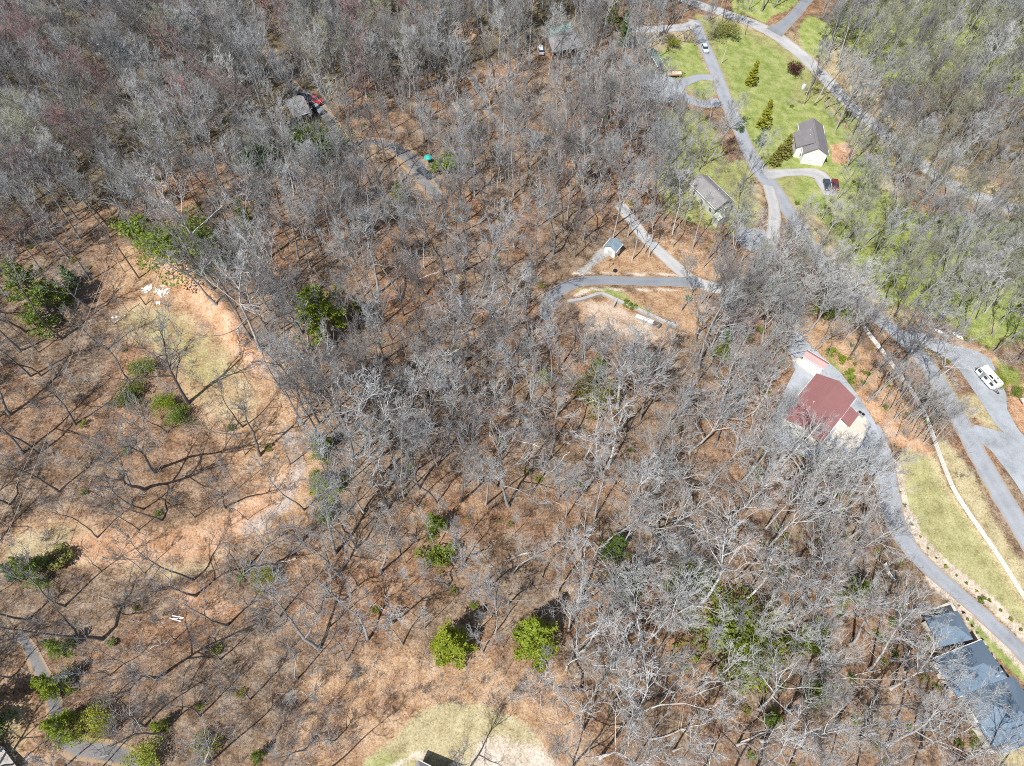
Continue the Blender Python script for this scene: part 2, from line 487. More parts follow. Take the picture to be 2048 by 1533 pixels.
# upper woods: duller floor
paint('dull', [(-200, -300), (1300, -300), (1250, 60), (900, 160), (700, 150), (640, 300), (380, 300), (250, 400), (0, 430), (-300, 450)], 14, 0.8)
paint('dull', [(1620, 30), (2300, -200), (2400, 420), (2048, 380), (1850, 300), (1700, 150)], 8, 0.72)
paint('moss', [(1650, 60), (1760, -100), (2300, -150), (2300, 300), (2050, 200), (1900, 170), (1780, 180)], 10, 0.74)
paint('moss', [(1570, 350), (1700, 330), (1830, 420), (2048, 440), (2150, 640), (1980, 700), (1880, 640), (1760, 600), (1660, 470)], 6, 0.82)
paint('lawn', [(1860, 440), (2120, 470), (2140, 680), (1990, 700), (1930, 640), (1880, 560)], 6, 0.58)
paint('lawn', [(1900, 460), (2100, 420), (2200, 640), (2040, 660), (1960, 560), (1890, 560)], 5, 0.8)
paint('lawn', [(1880, 560), (1950, 540), (2060, 640), (2030, 690), (1960, 660)], 4, 0.75)
# lawns
paint('lawn', [(1440, 60), (1490, 70), (1560, 110), (1600, 150), (1575, 210), (1640, 200), (1680, 260), (1740, 330), (1760, 400), (1700, 440), (1640, 420), (1590, 400), (1600, 350), (1520, 330), (1490, 250), (1460, 180), (1435, 110)], 3, 1.0)
paint('lawn', [(1460, -60), (1640, -60), (1590, 10), (1530, 45), (1470, 22)], 3, 1.0)
paint('lawn', [(1590, 60), (1620, 30), (1680, 60), (1650, 120), (1610, 110)], 3, 0.8)
paint('lawn', [(1300, 110), (1390, 80), (1420, 160), (1400, 175), (1330, 190), (1290, 160)], 4, 0.85)
paint('lawn', [(1375, 165), (1425, 160), (1430, 190), (1400, 200)], 2, 1.0)
paint('lawn', [(1310, 215), (1400, 215), (1440, 260), (1460, 330), (1390, 340), (1320, 330)], 6, 0.62)
paint('dry', [(1310, 330), (1500, 320), (1530, 400), (1520, 470), (1420, 450), (1320, 430)], 5, 0.7)
paint('moss', [(1310, 330), (1500, 320), (1520, 470), (1420, 460), (1320, 430)], 5, 0.6)
paint('dry', [(1580, 230), (1680, 210), (1730, 320), (1760, 400), (1680, 380), (1600, 330)], 5, 0.75)
paint('dry', [(1395, 30), (1440, 30), (1500, 52), (1560, 85), (1610, 125), (1660, 175), (1760, 270), (1800, 320), (1780, 400), (1700, 450), (1600, 440), (1545, 370), (1490, 300), (1440, 170), (1405, 80)], 3, 0.85)
paint('moss', [(1390, 30), (1460, 40), (1560, 85), (1660, 175), (1760, 270), (1790, 330), (1700, 440), (1600, 430), (1500, 310), (1420, 110)], 5, 0.60)
paint('dry', [(1570, 60), (1700, 60), (1760, 180), (1850, 310), (2060, 400), (2060, 460), (1860, 370), (1700, 230)], 5, 0.6)
paint('dry', [(1280, 60), (1400, 50), (1430, 110), (1440, 210), (1320, 210), (1280, 150)], 5, 0.6)
paint('dry', [(1560, 420), (1640, 400), (1760, 560), (1850, 650), (1800, 660), (1690, 600)], 5, 0.6)
paint('dry', [(1872, 885), (1892, 880), (1960, 990), (2060, 1150), (2060, 1215), (1985, 1100), (1910, 985)], 1.5, 0.8)
# lawn above the white fence
lawnR = [(1790, 905), (1830, 880), (1862, 905), (1905, 985), (1990, 1110), (2130, 1300), (2130, 1340), (2030, 1265), (1950, 1190), (1870, 1130), (1830, 1090), (1800, 1010)]
paint('dry', lawnR, 2.5, 1.0)
paint('lawn', lawnR, 6, 0.47)
paint('lawn', [(1905, 1195), (1925, 1205), (2060, 1320), (2130, 1420), (2030, 1350), (1960, 1280), (1918, 1220)], 1.5, 1.0, 0.3)
paint('dry', [(1990, 1500), (2060, 1480), (2130, 1560), (1990, 1560)], 3, 0.9)
stroke('sand', [(1862, 1160), (1890, 1182), (1950, 1232), (2030, 1312), (2100, 1388)], 2.6, 0.8, 1.0, 0.1)
stroke('sand', [(1908, 1205), (1945, 1260), (1985, 1315), (2010, 1350)], 0.9, 0.6, 0.9, 0.1)
stroke('sand', [(1870, 755), (1910, 820), (1938, 868)], 0.9, 0.8, 0.9, 0.3)
stroke('sand', [(1150, 548), (1200, 546), (1300, 548), (1390, 552)], 0.8, 0.6, 0.8, 0.2)
stroke('sand', [(1150, 592), (1180, 578), (1300, 580), (1390, 578)], 0.8, 0.6, 0.8, 0.2)
stroke('sand', [(770, 1542), (820, 1516), (850, 1509)], 0.9, 0.6, 0.9, 0.1)
stroke('sand', [(1790, 930), (1802, 1000), (1832, 1068), (1872, 1115), (1935, 1166), (1990, 1212), (2060, 1282)], 2.6, 0.9, 1.0, 0.15)
# right bank and verges
paint('pale', [(1590, 650), (1680, 610), (1720, 690), (1780, 760), (1850, 850), (1840, 900), (1790, 900), (1740, 820), (1670, 740), (1610, 700)], 4, 0.85)
stroke('clay', [(1720, 790), (1760, 840), (1800, 880), (1850, 900)], 3.5, 3, 0.8)
stroke('moss', [(1660, 720), (1700, 770), (1745, 840), (1770, 900)], 2.0, 2, 0.75)
paint('dry', [(1850, 690), (1900, 760), (1960, 870), (2000, 960), (2060, 1060), (2060, 1100), (1985, 985), (1925, 860), (1870, 760)], 2, 0.8)
paint('moss', [(1940, 870), (1985, 950), (2048, 1050), (2048, 1075), (1975, 960)], 2, 0.7)
paint('pale', [(1920, 790), (1960, 800), (2005, 865), (1960, 850)], 2, 0.9)
paint('dry', [(1905, 790), (1960, 790), (2010, 870), (1990, 870)], 1.5, 0.7)
paint('moss', [(1970, 890), (2040, 895), (2048, 940), (2010, 920)], 2, 0.85)
paint('pale', [(1840, 650), (1900, 660), (1990, 710), (2030, 760), (2090, 780), (2090, 860), (2030, 850), (2005, 740), (1900, 700)], 3, 1.0)
paint('clay', [(2012, 775), (2100, 760), (2100, 900), (2060, 890), (2015, 830)], 3, 0.62)
paint('moss', [(1985, 715), (2040, 740), (2045, 780), (2010, 770)], 2, 0.85)
# around the asphalt drive
paint('pale', [(1170, 540), (1240, 500), (1300, 495), (1350, 540), (1340, 552), (1200, 548)], 3, 0.85)
paint('pale', [(1290, 470), (1400, 480), (1440, 560), (1400, 560), (1330, 510)], 4, 0.7)
paint('pale', [(1150, 580), (1390, 572), (1440, 610), (1400, 680), (1340, 650), (1210, 590)], 3, 0.8)
paint('lawn', [(1160, 578), (1220, 574), (1262, 585), (1262, 610), (1200, 588)], 3, 0.7)
stroke('lawn', [(1225, 588), (1260, 603), (1300, 625)], 3.0, 3, 0.62)
paint('clay', [(1160, 608), (1215, 600), (1350, 655), (1340, 690), (1180, 660)], 1.2, 0.6, 0.2)
paint('sand', [(1165, 610), (1215, 603), (1345, 657), (1330, 685), (1180, 656)], 2, 0.56)
paint('pale', [(1150, 604), (1215, 596), (1356, 655), (1340, 700), (1170, 668)], 1.2, 1.0, 0.2)
# left clearing
clearing = [(235, 500), (300, 485), (345, 525), (420, 610), (500, 700), (560, 790), (600, 880), (610, 960), (560, 1010), (470, 940), (420, 870), (360, 760), (270, 640), (220, 570)]
paint('pale', clearing, 5, 0.9)
paint('dry', [(225, 640), (300, 590), (380, 620), (470, 690), (540, 790), (520, 860), (420, 850), (350, 720), (270, 700)], 6, 0.50)
paint('moss', [(240, 630), (330, 610), (420, 660), (480, 760), (400, 800), (330, 720)], 8, 0.36)
stroke('clay', [(335, 505), (385, 575), (430, 625), (480, 680), (520, 735)], 4.2, 2.5, 0.95)
paint('clay', [(335, 580), (390, 570), (450, 640), (440, 660), (380, 630)], 3, 0.72)
stroke('clay', [(170, 1095), (250, 1098), (330, 1092), (410, 1080), (470, 1050), (530, 1010), (580, 960)], 5.0, 4, 0.95)
stroke('pale', [(520, 735), (570, 800), (610, 880), (615, 960), (580, 1010), (520, 1040)], 7, 4, 0.98)
stroke('gravel', [(570, 860), (600, 930), (570, 1010), (500, 1060)], 3.0, 3, 0.55)
stroke('pale', [(20, 1090), (110, 1070), (200, 1090), (330, 1100), (480, 1060)], 9, 8, 0.85)
stroke('dry', [(40, 1100), (120, 1080), (180, 1100)], 6, 5, 0.6)
stroke('clay', [(370, 1195), (420, 1215), (470, 1225)], 3, 3, 0.75)
stroke('dry', [(240, 1130), (330, 1145), (420, 1135)], 2.5, 2.5, 0.45)
paint('pale', [(-20, 1400), (70, 1370), (110, 1440), (110, 1533), (20, 1560), (-40, 1520)], 4, 0.8)
paint('dry', [(-20, 1430), (60, 1380), (80, 1450), (40, 1540), (-20, 1480)], 6, 0.62)
# bottom clearing
paint('pale', [(620, 1330), (800, 1290), (1000, 1310), (1130, 1340), (1160, 1420), (1200, 1560), (560, 1560)], 10, 0.9)
paint('dry', [(725, 1533), (775, 1485), (830, 1430), (900, 1405), (980, 1415), (1050, 1440), (1085, 1490), (1060, 1540), (1060, 1600), (700, 1600)], 1.6, 1.0, 0.4)
paint('moss', [(725, 1560), (760, 1500), (800, 1480), (830, 1520), (830, 1600)], 4, 0.55)
paint('sand', [(955, 1490), (1010, 1470), (1070, 1480), (1130, 1540), (1130, 1600), (960, 1600), (930, 1520)], 3, 0.74)
stroke('pale', [(770, 1540), (820, 1515), (850, 1508), (900, 1520), (950, 1545)], 0.9, 0.7, 1.0, 0.1)
paint('clay', [(1660, 290), (1700, 285), (1715, 310), (1690, 330), (1665, 325)], 1.2, 0.9, 0.3)
stroke('clay', [(1640, 190), (1690, 250), (1730, 300), (1780, 340)], 1.1, 1.0, 0.85)
stroke('pale', [(1444, 125), (1465, 175), (1495, 235)], 0.6, 0.8, 1.0, 0.1)
stroke('pale', [(1480, 58), (1540, 85), (1570, 105)], 1.2, 1.0, 1.0, 0.2)
paint('pale', [(1600, 345), (1595, 330), (1615, 300), (1608, 290), (1625, 320), (1630, 345)], 1.0, 0.9)
stroke('gravel', [(1165, 545), (1190, 520), (1215, 500)], 2.4, 1.5, 0.9)
for u, v, r in ((1518, 112, 1.2), (1478, 138, 1.6), (860, 25, 6), (790, 60, 7), (640, 280, 4), (930, 60, 6)):
    c = ground(u, v)
    attrs['pale'] = np.maximum(attrs['pale'], 0.85 * smooth(1.4 - np.hypot(gx - c[0], gy - c[1]) / r))
for k, a in attrs.items():
    at = ground_o.data.attributes.new(k, 'FLOAT', 'POINT')
    at.data.foreach_set("value", a.astype(np.float32))

# ------------------------------------------------------------------ roads, drives, lots
ROAD_LINES = []      # world polylines with half widths, used to keep trees off
def catmull(P, step):
    P = [np.array(p, float) for p in P]
    Q = [2 * P[0] - P[1]] + P + [2 * P[-1] - P[-2]]
    out = []
    for i in range(1, len(Q) - 2):
        p0, p1, p2, p3 = Q[i - 1:i + 3]
        n = max(2, int(np.linalg.norm((p2 - p1)[:2]) / step))
        for k in range(n):
            t = k / n
            out.append(0.5 * ((2 * p1) + (-p0 + p2) * t + (2 * p0 - 5 * p1 + 4 * p2 - p3) * t * t + (-p0 + 3 * p1 - 3 * p2 + p3) * t ** 3))
    out.append(P[-1])
    return np.array(out)

def ribbon(name, pix, width, mat, lift, label, keepoff=1.0):
    rng = np.random.RandomState(len(pix) * 7 + int(width * 10))
    W = [ground(u, v)[:2] for u, v, *_ in pix]
    ws = [p[2] if len(p) > 2 else width for p in pix]
    C = catmull([np.append(w, k) for w, k in zip(W, ws)], 1.3)
    T = np.gradient(C[:, :2], axis=0); T /= np.linalg.norm(T, axis=1)[:, None] + 1e-9
    Nn = np.stack([T[:, 1], -T[:, 0]], 1)
    cols = np.array([-1, -0.6, -0.2, 0.2, 0.6, 1.0])
    vs = []; ac = []
    for i in range(len(C)):
        jl, jr = rng.normal(0, 0.10, 2)
        for c in cols:
            off = c * C[i, 2] / 2 + (jl if c == -1 else jr if c == 1 else 0)
            p = C[i, :2] + Nn[i] * off
            vs.append((p[0], p[1], float(terr(p[0], p[1])) + lift)); ac.append(c)
    k = len(cols)
    fs = np.array([(i * k + j, i * k + j + 1, (i + 1) * k + j + 1, (i + 1) * k + j) for i in range(len(C) - 1) for j in range(k - 1)])
    fs = fs[:, ::-1]
    o = mesh_obj(name, np.array(vs), fs, mat, smooth_shade=True)
    a = o.data.attributes.new('across', 'FLOAT', 'POINT'); a.data.foreach_set("value", np.array(ac, np.float32))
    ROAD_LINES.append((C[:, :2], C[:, 2] / 2 + keepoff))
    return tag(o, label, kind='structure')

ROAD_POLYS = []
def lot(name, pix, mat, lift, label, thick=0.0, world=None):
    P = world or gpoly(pix)
    xs = [p[0] for p in P]; ys = [p[1] for p in P]
    pts = [Vector(p) for p in P]
    n0 = len(pts)
    for x in np.arange(min(xs), max(xs), 2.2):
        for y in np.arange(min(ys), max(ys), 2.2):
            if inside(np.array([x]), np.array([y]), P)[0] and poly_sd(np.array([x]), np.array([y]), P)[0] > 0.5:
                pts.append(Vector((x, y)))
    r = delaunay_2d_cdt(pts, [], [list(range(n0))], 1, 1e-4)
    vs = np.array([(p.x, p.y, float(terr(p.x, p.y)) + lift) for p in r[0]])
    fs = [f for f in r[2]]
    fs = [tuple(f) if ((vs[f[1]] - vs[f[0]])[0] * (vs[f[2]] - vs[f[0]])[1] - (vs[f[1]] - vs[f[0]])[1] * (vs[f[2]] - vs[f[0]])[0]) > 0 else tuple(f[::-1]) for f in fs]
    o = mesh_obj(name, list(vs), fs, mat)
    ROAD_POLYS.append(P)
    return tag(o, label, kind='structure')

ribbon("road", [(1280, -40, 6), (1392, 8), (1440, 24), (1500, 46), (1552, 72), (1605, 112), (1650, 158), (1710, 220), (1760, 262), (1810, 302), (1865, 346), (1920, 378), (1985, 404), (2060, 428), (2200, 470)], 5.6, M['concrete_road'], 0.040, "pale two lane road curving through the woods")
ribbon("side_road", [(1548, 66, 6.5), (1570, 48, 4.6), (1598, 20, 4.0), (1640, -30, 4.0)], 4.0, M['asphalt_dark'], 0.050, "blue grey side road beside the bright green field")
ribbon("lane", [(1388, 40), (1402, 75), (1418, 112), (1434, 152), (1450, 195), (1472, 245), (1496, 300), (1522, 345, 6.2), (1552, 385, 5.4), (1585, 435), (1640, 520), (1700, 585), (1745, 628), (1800, 672), (1848, 722), (1888, 785), (1925, 852), (1962, 920), (2002, 990), (2050, 1070), (2110, 1180)], 4.9, M['asphalt'], 0.045, "long grey lane running past the white fence")
ribbon("gravel_lane", [(1536, 372), (1547, 410), (1548, 450), (1538, 500), (1508, 550), (1462, 578), (1420, 574), (1378, 556), (1345, 528), (1312, 498), (1285, 470), (1262, 440), (1240, 410)], 3.6, M['concrete_road'], 0.055, "pale gravel lane bending below the grey roofed house")
ribbon("driveway", [(1398, 566, 4.4), (1370, 565, 3.4), (1310, 564), (1240, 562), (1180, 562), (1140, 570), (1110, 590, 3.4), (1096, 615, 3.4), (1090, 640, 2.6)], 3.0, M['asphalt_dark'], 0.062, "smooth blue grey asphalt drive curving left")
ribbon("house_driveway", [(1752, 850, 1.5), (1764, 900, 4.0), (1772, 960, 5.5), (1785, 1030, 5.2), (1812, 1085, 4.4), (1850, 1130, 3.8), (1905, 1178, 3.4), (1965, 1230, 3.4), (2030, 1292, 3.4), (2100, 1370, 3.4)], 3.4, M['asphalt'], 0.050, "grey drive between the lawn and the blue roofed house")
ribbon("cottage_driveway", [(1530, 350, 5), (1570, 346, 3.4), (1610, 345, 3.6), (1640, 352, 5.5), (1652, 372, 5), (1660, 392, 4)], 3.6, M['concrete_road'], 0.060, "short pale drive in front of the white gabled house")
ribbon("loop_driveway", [(1436, 158, 4), (1402, 155, 3.2), (1372, 164, 3.6), (1352, 178, 5), (1370, 196, 4.5), (1405, 208, 4), (1440, 205, 4)], 3.6, M['asphalt'], 0.055, "looping grey drive round a grass island")
ribbon("upper_lane", [(1250, 58), (1290, 60), (1330, 58), (1372, 54), (1392, 45)], 4.0, M['concrete_road'], 0.052, "short pale lane at the wood edge near the top")
ribbon("forest_track", [(540, 100), (552, 130), (600, 190), (640, 222, 5), (668, 258, 4.5), (700, 290), (760, 285), (810, 310, 6), (835, 335, 7), (850, 365, 5), (880, 400)], 3.6, M['gravel_track'], 0.050, "pale gravel track winding under the bare trees")
ribbon("woodland_path", [(940, 150), (965, 190), (980, 230), (1010, 255), (1070, 268), (1110, 280)], 2.6, M['gravel_track'], 0.046, "narrow gravel path deep in the woods")
ribbon("lower_track", [(40, 1270, 1.2), (62, 1305, 2.0), (85, 1350), (108, 1400), (112, 1440), (118, 1470, 2.6), (150, 1492, 3.2), (200, 1502, 3.0), (260, 1518, 2.6), (330, 1560, 2.4)], 2.2, M['gravel_track'], 0.046, "grey gravel track winding through the lower left woods")
lot("gravel_lot", [(1800, 660), (1850, 668), (1898, 688), (1952, 702), (1980, 718), (1995, 748), (2012, 790), (2014, 820), (2035, 858), (2070, 900), (2070, 1030), (2030, 965), (1985, 905), (1935, 862), (1950, 850), (2008, 866), (1992, 852), (1958, 798), (1918, 740), (1880, 708), (1840, 690)], M['gravel'], 0.066, "grey gravel parking lot beside the white camper")
lot("gravel_yard", [(1590, 660), (1640, 710), (1680, 745), (1722, 800), (1748, 842), (1776, 905), (1765, 960), (1700, 935), (1640, 920), (1560, 900), (1540, 860), (1560, 800), (1590, 740), (1575, 690)], M['gravel'], 0.052, "grey gravel yard round the red roofed house")
lot("patio", [(1700, 818), (1722, 826), (1735, 842), (1735, 862), (1718, 890), (1690, 922), (1655, 905), (1645, 895), (1690, 835)], M['concrete'], 0.095, "cream concrete patio at the red roofed house")
lot("garage_apron", [(1585, 722), (1597, 716), (1645, 745), (1630, 756)], M['concrete'], 0.09, "pale concrete apron before the garage")
lot("parking_pad", [(1478, 452), (1530, 462), (1540, 498), (1505, 506), (1470, 484)], M['asphalt'], 0.085, "blue grey parking pad beside the grey roofed house")
lot("loop_yard", [(1284, 150), (1325, 148), (1352, 160), (1372, 186), (1350, 206), (1300, 200), (1280, 180)], M['gravel'], 0.075, "pale gravel yard inside the loop drive")
lot("concrete_pad", [(1866, 1217), (1902, 1203), (1914, 1222), (1878, 1234)], M['concrete'], 0.08, "pale concrete pad at the end of the blue roofed house")

# ------------------------------------------------------------------ tree builders
def tubes(P, Rd, k):
    """P (B,n,3) polylines, Rd (B,n) radii -> verts, quad faces"""
    B, n, _ = P.shape
    T = np.empty_like(P)
    T[:, 1:-1] = P[:, 2:] - P[:, :-2]; T[:, 0] = P[:, 1] - P[:, 0]; T[:, -1] = P[:, -1] - P[:, -2]
    T /= np.linalg.norm(T, axis=2, keepdims=True) + 1e-9
    ref = np.where(np.abs(T[:, :1, 2:3]) > 0.8, np.array([1.0, 0, 0]), np.array([0, 0, 1.0]))
    ref = np.broadcast_to(ref, T.shape)
    A = np.cross(T, ref); A /= np.linalg.norm(A, axis=2, keepdims=True) + 1e-9
    Bn = np.cross(T, A)
    ang = np.arange(k) * 2 * math.pi / k
    V = P[:, :, None, :] + Rd[:, :, None, None] * (A[:, :, None, :] * np.cos(ang)[None, None, :, None] + Bn[:, :, None, :] * np.sin(ang)[None, None, :, None])
    idx = np.arange(B * n * k).reshape(B, n, k)
    nxt = np.roll(idx, -1, axis=2)
    F = np.stack([idx[:, :-1], idx[:, 1:], nxt[:, 1:], nxt[:, :-1]], -1).reshape(-1, 4)
    return V.reshape(-1, 3), F

def join(parts):
    vs, fs, n = [], [], 0
    for v, f in parts:
        vs.append(v); fs.append(f + n); n += len(v)
    return np.concatenate(vs), np.concatenate(fs)

def grow(rng, base, d, length, r0, n, up, wander, taper=0.78):
    B = len(base)
    P = np.empty((B, n, 3)); P[:, 0] = base
    d = d / (np.linalg.norm(d, axis=1, keepdims=True) + 1e-9)
    for i in range(1, n):
        d = d + np.array([0, 0, up / n]) + rng.normal(0, wander, (B, 3))
        d /= np.linalg.norm(d, axis=1, keepdims=True)
        P[:, i] = P[:, i - 1] + d * (length / (n - 1))[:, None]
    Rd = r0[:, None] * (1 - taper * np.linspace(0, 1, n)[None, :] ** 0.9)
    return P, Rd

def sprout(rng, P, Rd, L, m, t0, t1, ang, angs, lf, shrink=0.55):
    """m children per parent; returns base, dir, length, radius"""
    B, n, _ = P.shape
    t = rng.uniform(t0, t1, (B, m)); t.sort(axis=1)
    x = t * (n - 1); i = np.minimum(x.astype(int), n - 2); f = x - i
    b = np.arange(B)[:, None]
    base = P[b, i] * (1 - f[..., None]) + P[b, i + 1] * f[..., None]
    tan = P[b, i + 1] - P[b, i]; tan /= np.linalg.norm(tan, axis=2, keepdims=True) + 1e-9
    r = Rd[b, i] * (1 - f) + Rd[b, i + 1] * f
    q = rng.normal(0, 1, tan.shape)
    perp = q - (q * tan).sum(2, keepdims=True) * tan
    perp /= np.linalg.norm(perp, axis=2, keepdims=True) + 1e-9
    a = np.radians(rng.normal(ang, angs, t.shape))[..., None]
    d = tan * np.cos(a) + perp * np.sin(a)
    length = L[:, None] * lf * (1.15 - 0.65 * t) * rng.uniform(0.7, 1.25, t.shape)
    return base.reshape(-1, 3), d.reshape(-1, 3), length.ravel(), (r * shrink).ravel()

def bare_tree_geo(seed, H=18.0, r=0.2, first=0.45, n1=13, a1=48, l1=0.27, n2=6, n3=5, n4=4, wander=0.05, crook=0.10, fork=0, up1=0.5, twig=0.019):
    rng = np.random.RandomState(seed)
    N = 11
    stem, sr = grow(rng, np.array([[0, 0, -0.3]]), np.array([[rng.normal(0, .05), rng.normal(0, .05), 1.0]]), np.array([H * 0.97]), np.array([r]), N, 0.25, wander, 0.86)
    sr[0, 0] *= 1.35
    t = np.sort(rng.uniform(first, 0.98, n1)); t[0] = first
    x = t * (N - 1); i = np.minimum(x.astype(int), N - 2); f = (x - i)[:, None]
    base = stem[0, i] * (1 - f) + stem[0, i + 1] * f
    rr = (sr[0, i] * (1 - f[:, 0]) + sr[0, i + 1] * f[:, 0])
    az = rng.uniform(0, 6.28) + np.arange(n1) * 2.4 + rng.normal(0, 0.4, n1)
    an = np.radians(rng.normal(a1, 9, n1) * (1.1 - 0.45 * (t - first) / (1 - first)))
    d = np.stack([np.cos(az) * np.sin(an), np.sin(az) * np.sin(an), np.cos(an)], 1)
    L = H * l1 * (1.25 - 0.75 * (t - first) / (1 - first)) * rng.uniform(0.75, 1.2, n1)
    R1 = np.minimum(rr * 0.70, 0.03 + 0.034 * L)
    for k in range(fork):                       # co-dominant stems
        L[k] = H * (1 - t[k]) * rng.uniform(0.85, 1.0); R1[k] = rr[k] * 0.8
        a = R(rng.uniform(14, 24)); d[k] = (math.cos(az[k]) * math.sin(a), math.sin(az[k]) * math.sin(a), math.cos(a))
    P1, r1 = grow(rng, base, d, L, R1, 7, up1, crook, 0.8)
    trunk = [tubes(stem, sr, 7), tubes(P1, r1, 5)]
    b, d, l, q = sprout(rng, P1, r1, L, n2, 0.22, 1.0, 36, 12, 0.52)
    P2, r2 = grow(rng, b, d, l, np.maximum(q, twig * 1.9), 5, 0.6, crook * 1.1)
    b, d, ls, q = sprout(rng, stem, sr, np.array([H * 0.22]), n2 * 2, first + 0.1, 1.0, 38, 12, 0.5)
    P2b, r2b = grow(rng, b, d, ls, np.minimum(q, 0.035), 5, 0.4, crook)
    P2 = np.concatenate([P2, P2b]); r2 = np.concatenate([r2, r2b]); l = np.concatenate([l, ls])
    b, d, l3, q = sprout(rng, P2, r2, l, n3, 0.2, 1.0, 34, 12, 0.58)
    P3, r3 = grow(rng, b, d, l3, np.maximum(q, twig * 1.15), 4, 0.55, crook * 1.2)
    b, d, l4, q = sprout(rng, P3, r3, l3, n4, 0.15, 1.0, 32, 12, 0.72)
    P4, r4 = grow(rng, b, d, np.maximum(l4, 0.45), np.full(len(l4), twig), 3, 0.45, crook * 1.2, 0.5)
    crown = [tubes(P2, r2, 4), tubes(P3, r3, 3), tubes(P4, r4, 3)]
    return join(trunk), join(crown)

STYLES = {
    # name: dict(params), nominal height
    'tall_a': dict(H=20, r=0.20, first=0.44, n1=12, a1=42, l1=0.29, n2=5, n3=4, n4=3, up1=0.8),
    'tall_b': dict(H=20, r=0.18, first=0.56, n1=10, a1=38, l1=0.24, n2=5, n3=4, n4=2, up1=0.8),
    'tall_c': dict(H=20, r=0.22, first=0.40, n1=11, a1=46, l1=0.33, n2=5, n3=4, n4=3, fork=2, up1=0.6),
    'tall_d': dict(H=20, r=0.18, first=0.50, n1=11, a1=36, l1=0.27, n2=5, n3=4, n4=3, fork=3, up1=0.8),
    'tall_e': dict(H=20, r=0.17, first=0.62, n1=8, a1=44, l1=0.24, n2=5, n3=4, n4=2, up1=0.6, wander=0.07),
    'fine_a': dict(H=18, r=0.16, first=0.36, n1=14, a1=42, l1=0.32, n2=6, n3=5, n4=3, twig=0.016, up1=0.9),
    'fine_b': dict(H=18, r=0.15, first=0.44, n1=13, a1=38, l1=0.30, n2=6, n3=5, n4=3, twig=0.016, up1=0.9, fork=1),
    'oak_a': dict(H=17, r=0.29, first=0.30, n1=10, a1=56, l1=0.44, n2=6, n3=5, n4=2, crook=0.17, wander=0.07, up1=0.4),
    'oak_b': dict(H=17, r=0.27, first=0.36, n1=9, a1=52, l1=0.42, n2=6, n3=4, n4=3, crook=0.18, wander=0.09, fork=1, up1=0.4),
    'oak_c': dict(H=16, r=0.23, first=0.42, n1=8, a1=50, l1=0.36, n2=5, n3=4, n4=2, crook=0.20, wander=0.10, up1=0.4),
    'oak_d': dict(H=16, r=0.25, first=0.26, n1=13, a1=54, l1=0.44, n2=7, n3=5, n4=3, crook=0.15, wander=0.06, fork=2, up1=0.5),
    'lean_a': dict(H=17, r=0.19, first=0.52, n1=8, a1=44, l1=0.28, n2=5, n3=4, n4=2, wander=0.11, crook=0.15),
    'lean_b': dict(H=16, r=0.17, first=0.56, n1=7, a1=40, l1=0.27, n2=4, n3=4, n4=2, wander=0.12, crook=0.15),
    'slim_a': dict(H=15, r=0.11, first=0.50, n1=8, a1=34, l1=0.18, n2=4, n3=4, n4=2),
    'slim_b': dict(H=15, r=0.10, first=0.58, n1=7, a1=32, l1=0.16, n2=4, n3=3, n4=2),
}
for _k in list(STYLES): STYLES[_k + '2'] = dict(STYLES[_k])
def barkset(tone):
    return {'grey': (M['bark'], M['twig']), 'pale': (M['bark_pale'], M['twig_pale']), 'dark': (M['bark_dark'], M['twig_dark']),
            'red': (M['bark'], M['twig_red']), 'green': (M['bark'], M['twig_green'])}[tone]
TREE_MESH = {}
_geo = {}
def tree_meshes(style, tone):
    key = (style, tone)
    if key not in TREE_MESH:
        if style not in _geo:
            _geo[style] = bare_tree_geo(100 + list(STYLES).index(style), **STYLES[style])
        (tv, tf), (cv, cf) = _geo[style]
        b, c = barkset(tone)
        a = mesh_obj("trunk", tv, tf, b, link=False, smooth_shade=True)
        d = mesh_obj("crown", cv, cf, c, link=False, smooth_shade=True)
        TREE_MESH[key] = (a, d)
    return TREE_MESH[key]

def place_tree(pos, h, rz, style, tone, lean=(0, 0), name="bare_tree", wide=1.0):
    a, c = tree_meshes(style, tone)
    s = h / STYLES[style]['H']
    root = empty(name, pos, rz)
    root.rotation_euler = (lean[0], lean[1], rz)
    root.scale = (s * wide, s * wide, s)
    for src in (a, c):
        o = src.copy(); COL.objects.link(o); o.parent = root
    return root

# ---- evergreens and leafy shrubs: many small leaf-sized faces through the crown's volume
def leaf_quads(rng, C, size, upbias=0.3):
    n = len(C)
    d = rng.normal(0, 1, (n, 3)); d[:, 2] += upbias; d /= np.linalg.norm(d, axis=1, keepdims=True)
    e = rng.normal(0, 1, (n, 3)); e -= (e * d).sum(1, keepdims=True) * d; e /= np.linalg.norm(e, axis=1, keepdims=True)
    g = np.cross(d, e)
    s = (size * rng.uniform(0.6, 1.3, n))[:, None]
    V = np.stack([C - e * s, C - g * s * 0.55 + d * s * 0.15, C + e * s, C + g * s * 0.55 + d * s * 0.15], 1).reshape(-1, 3)
    return V, np.arange(4 * n).reshape(n, 4)

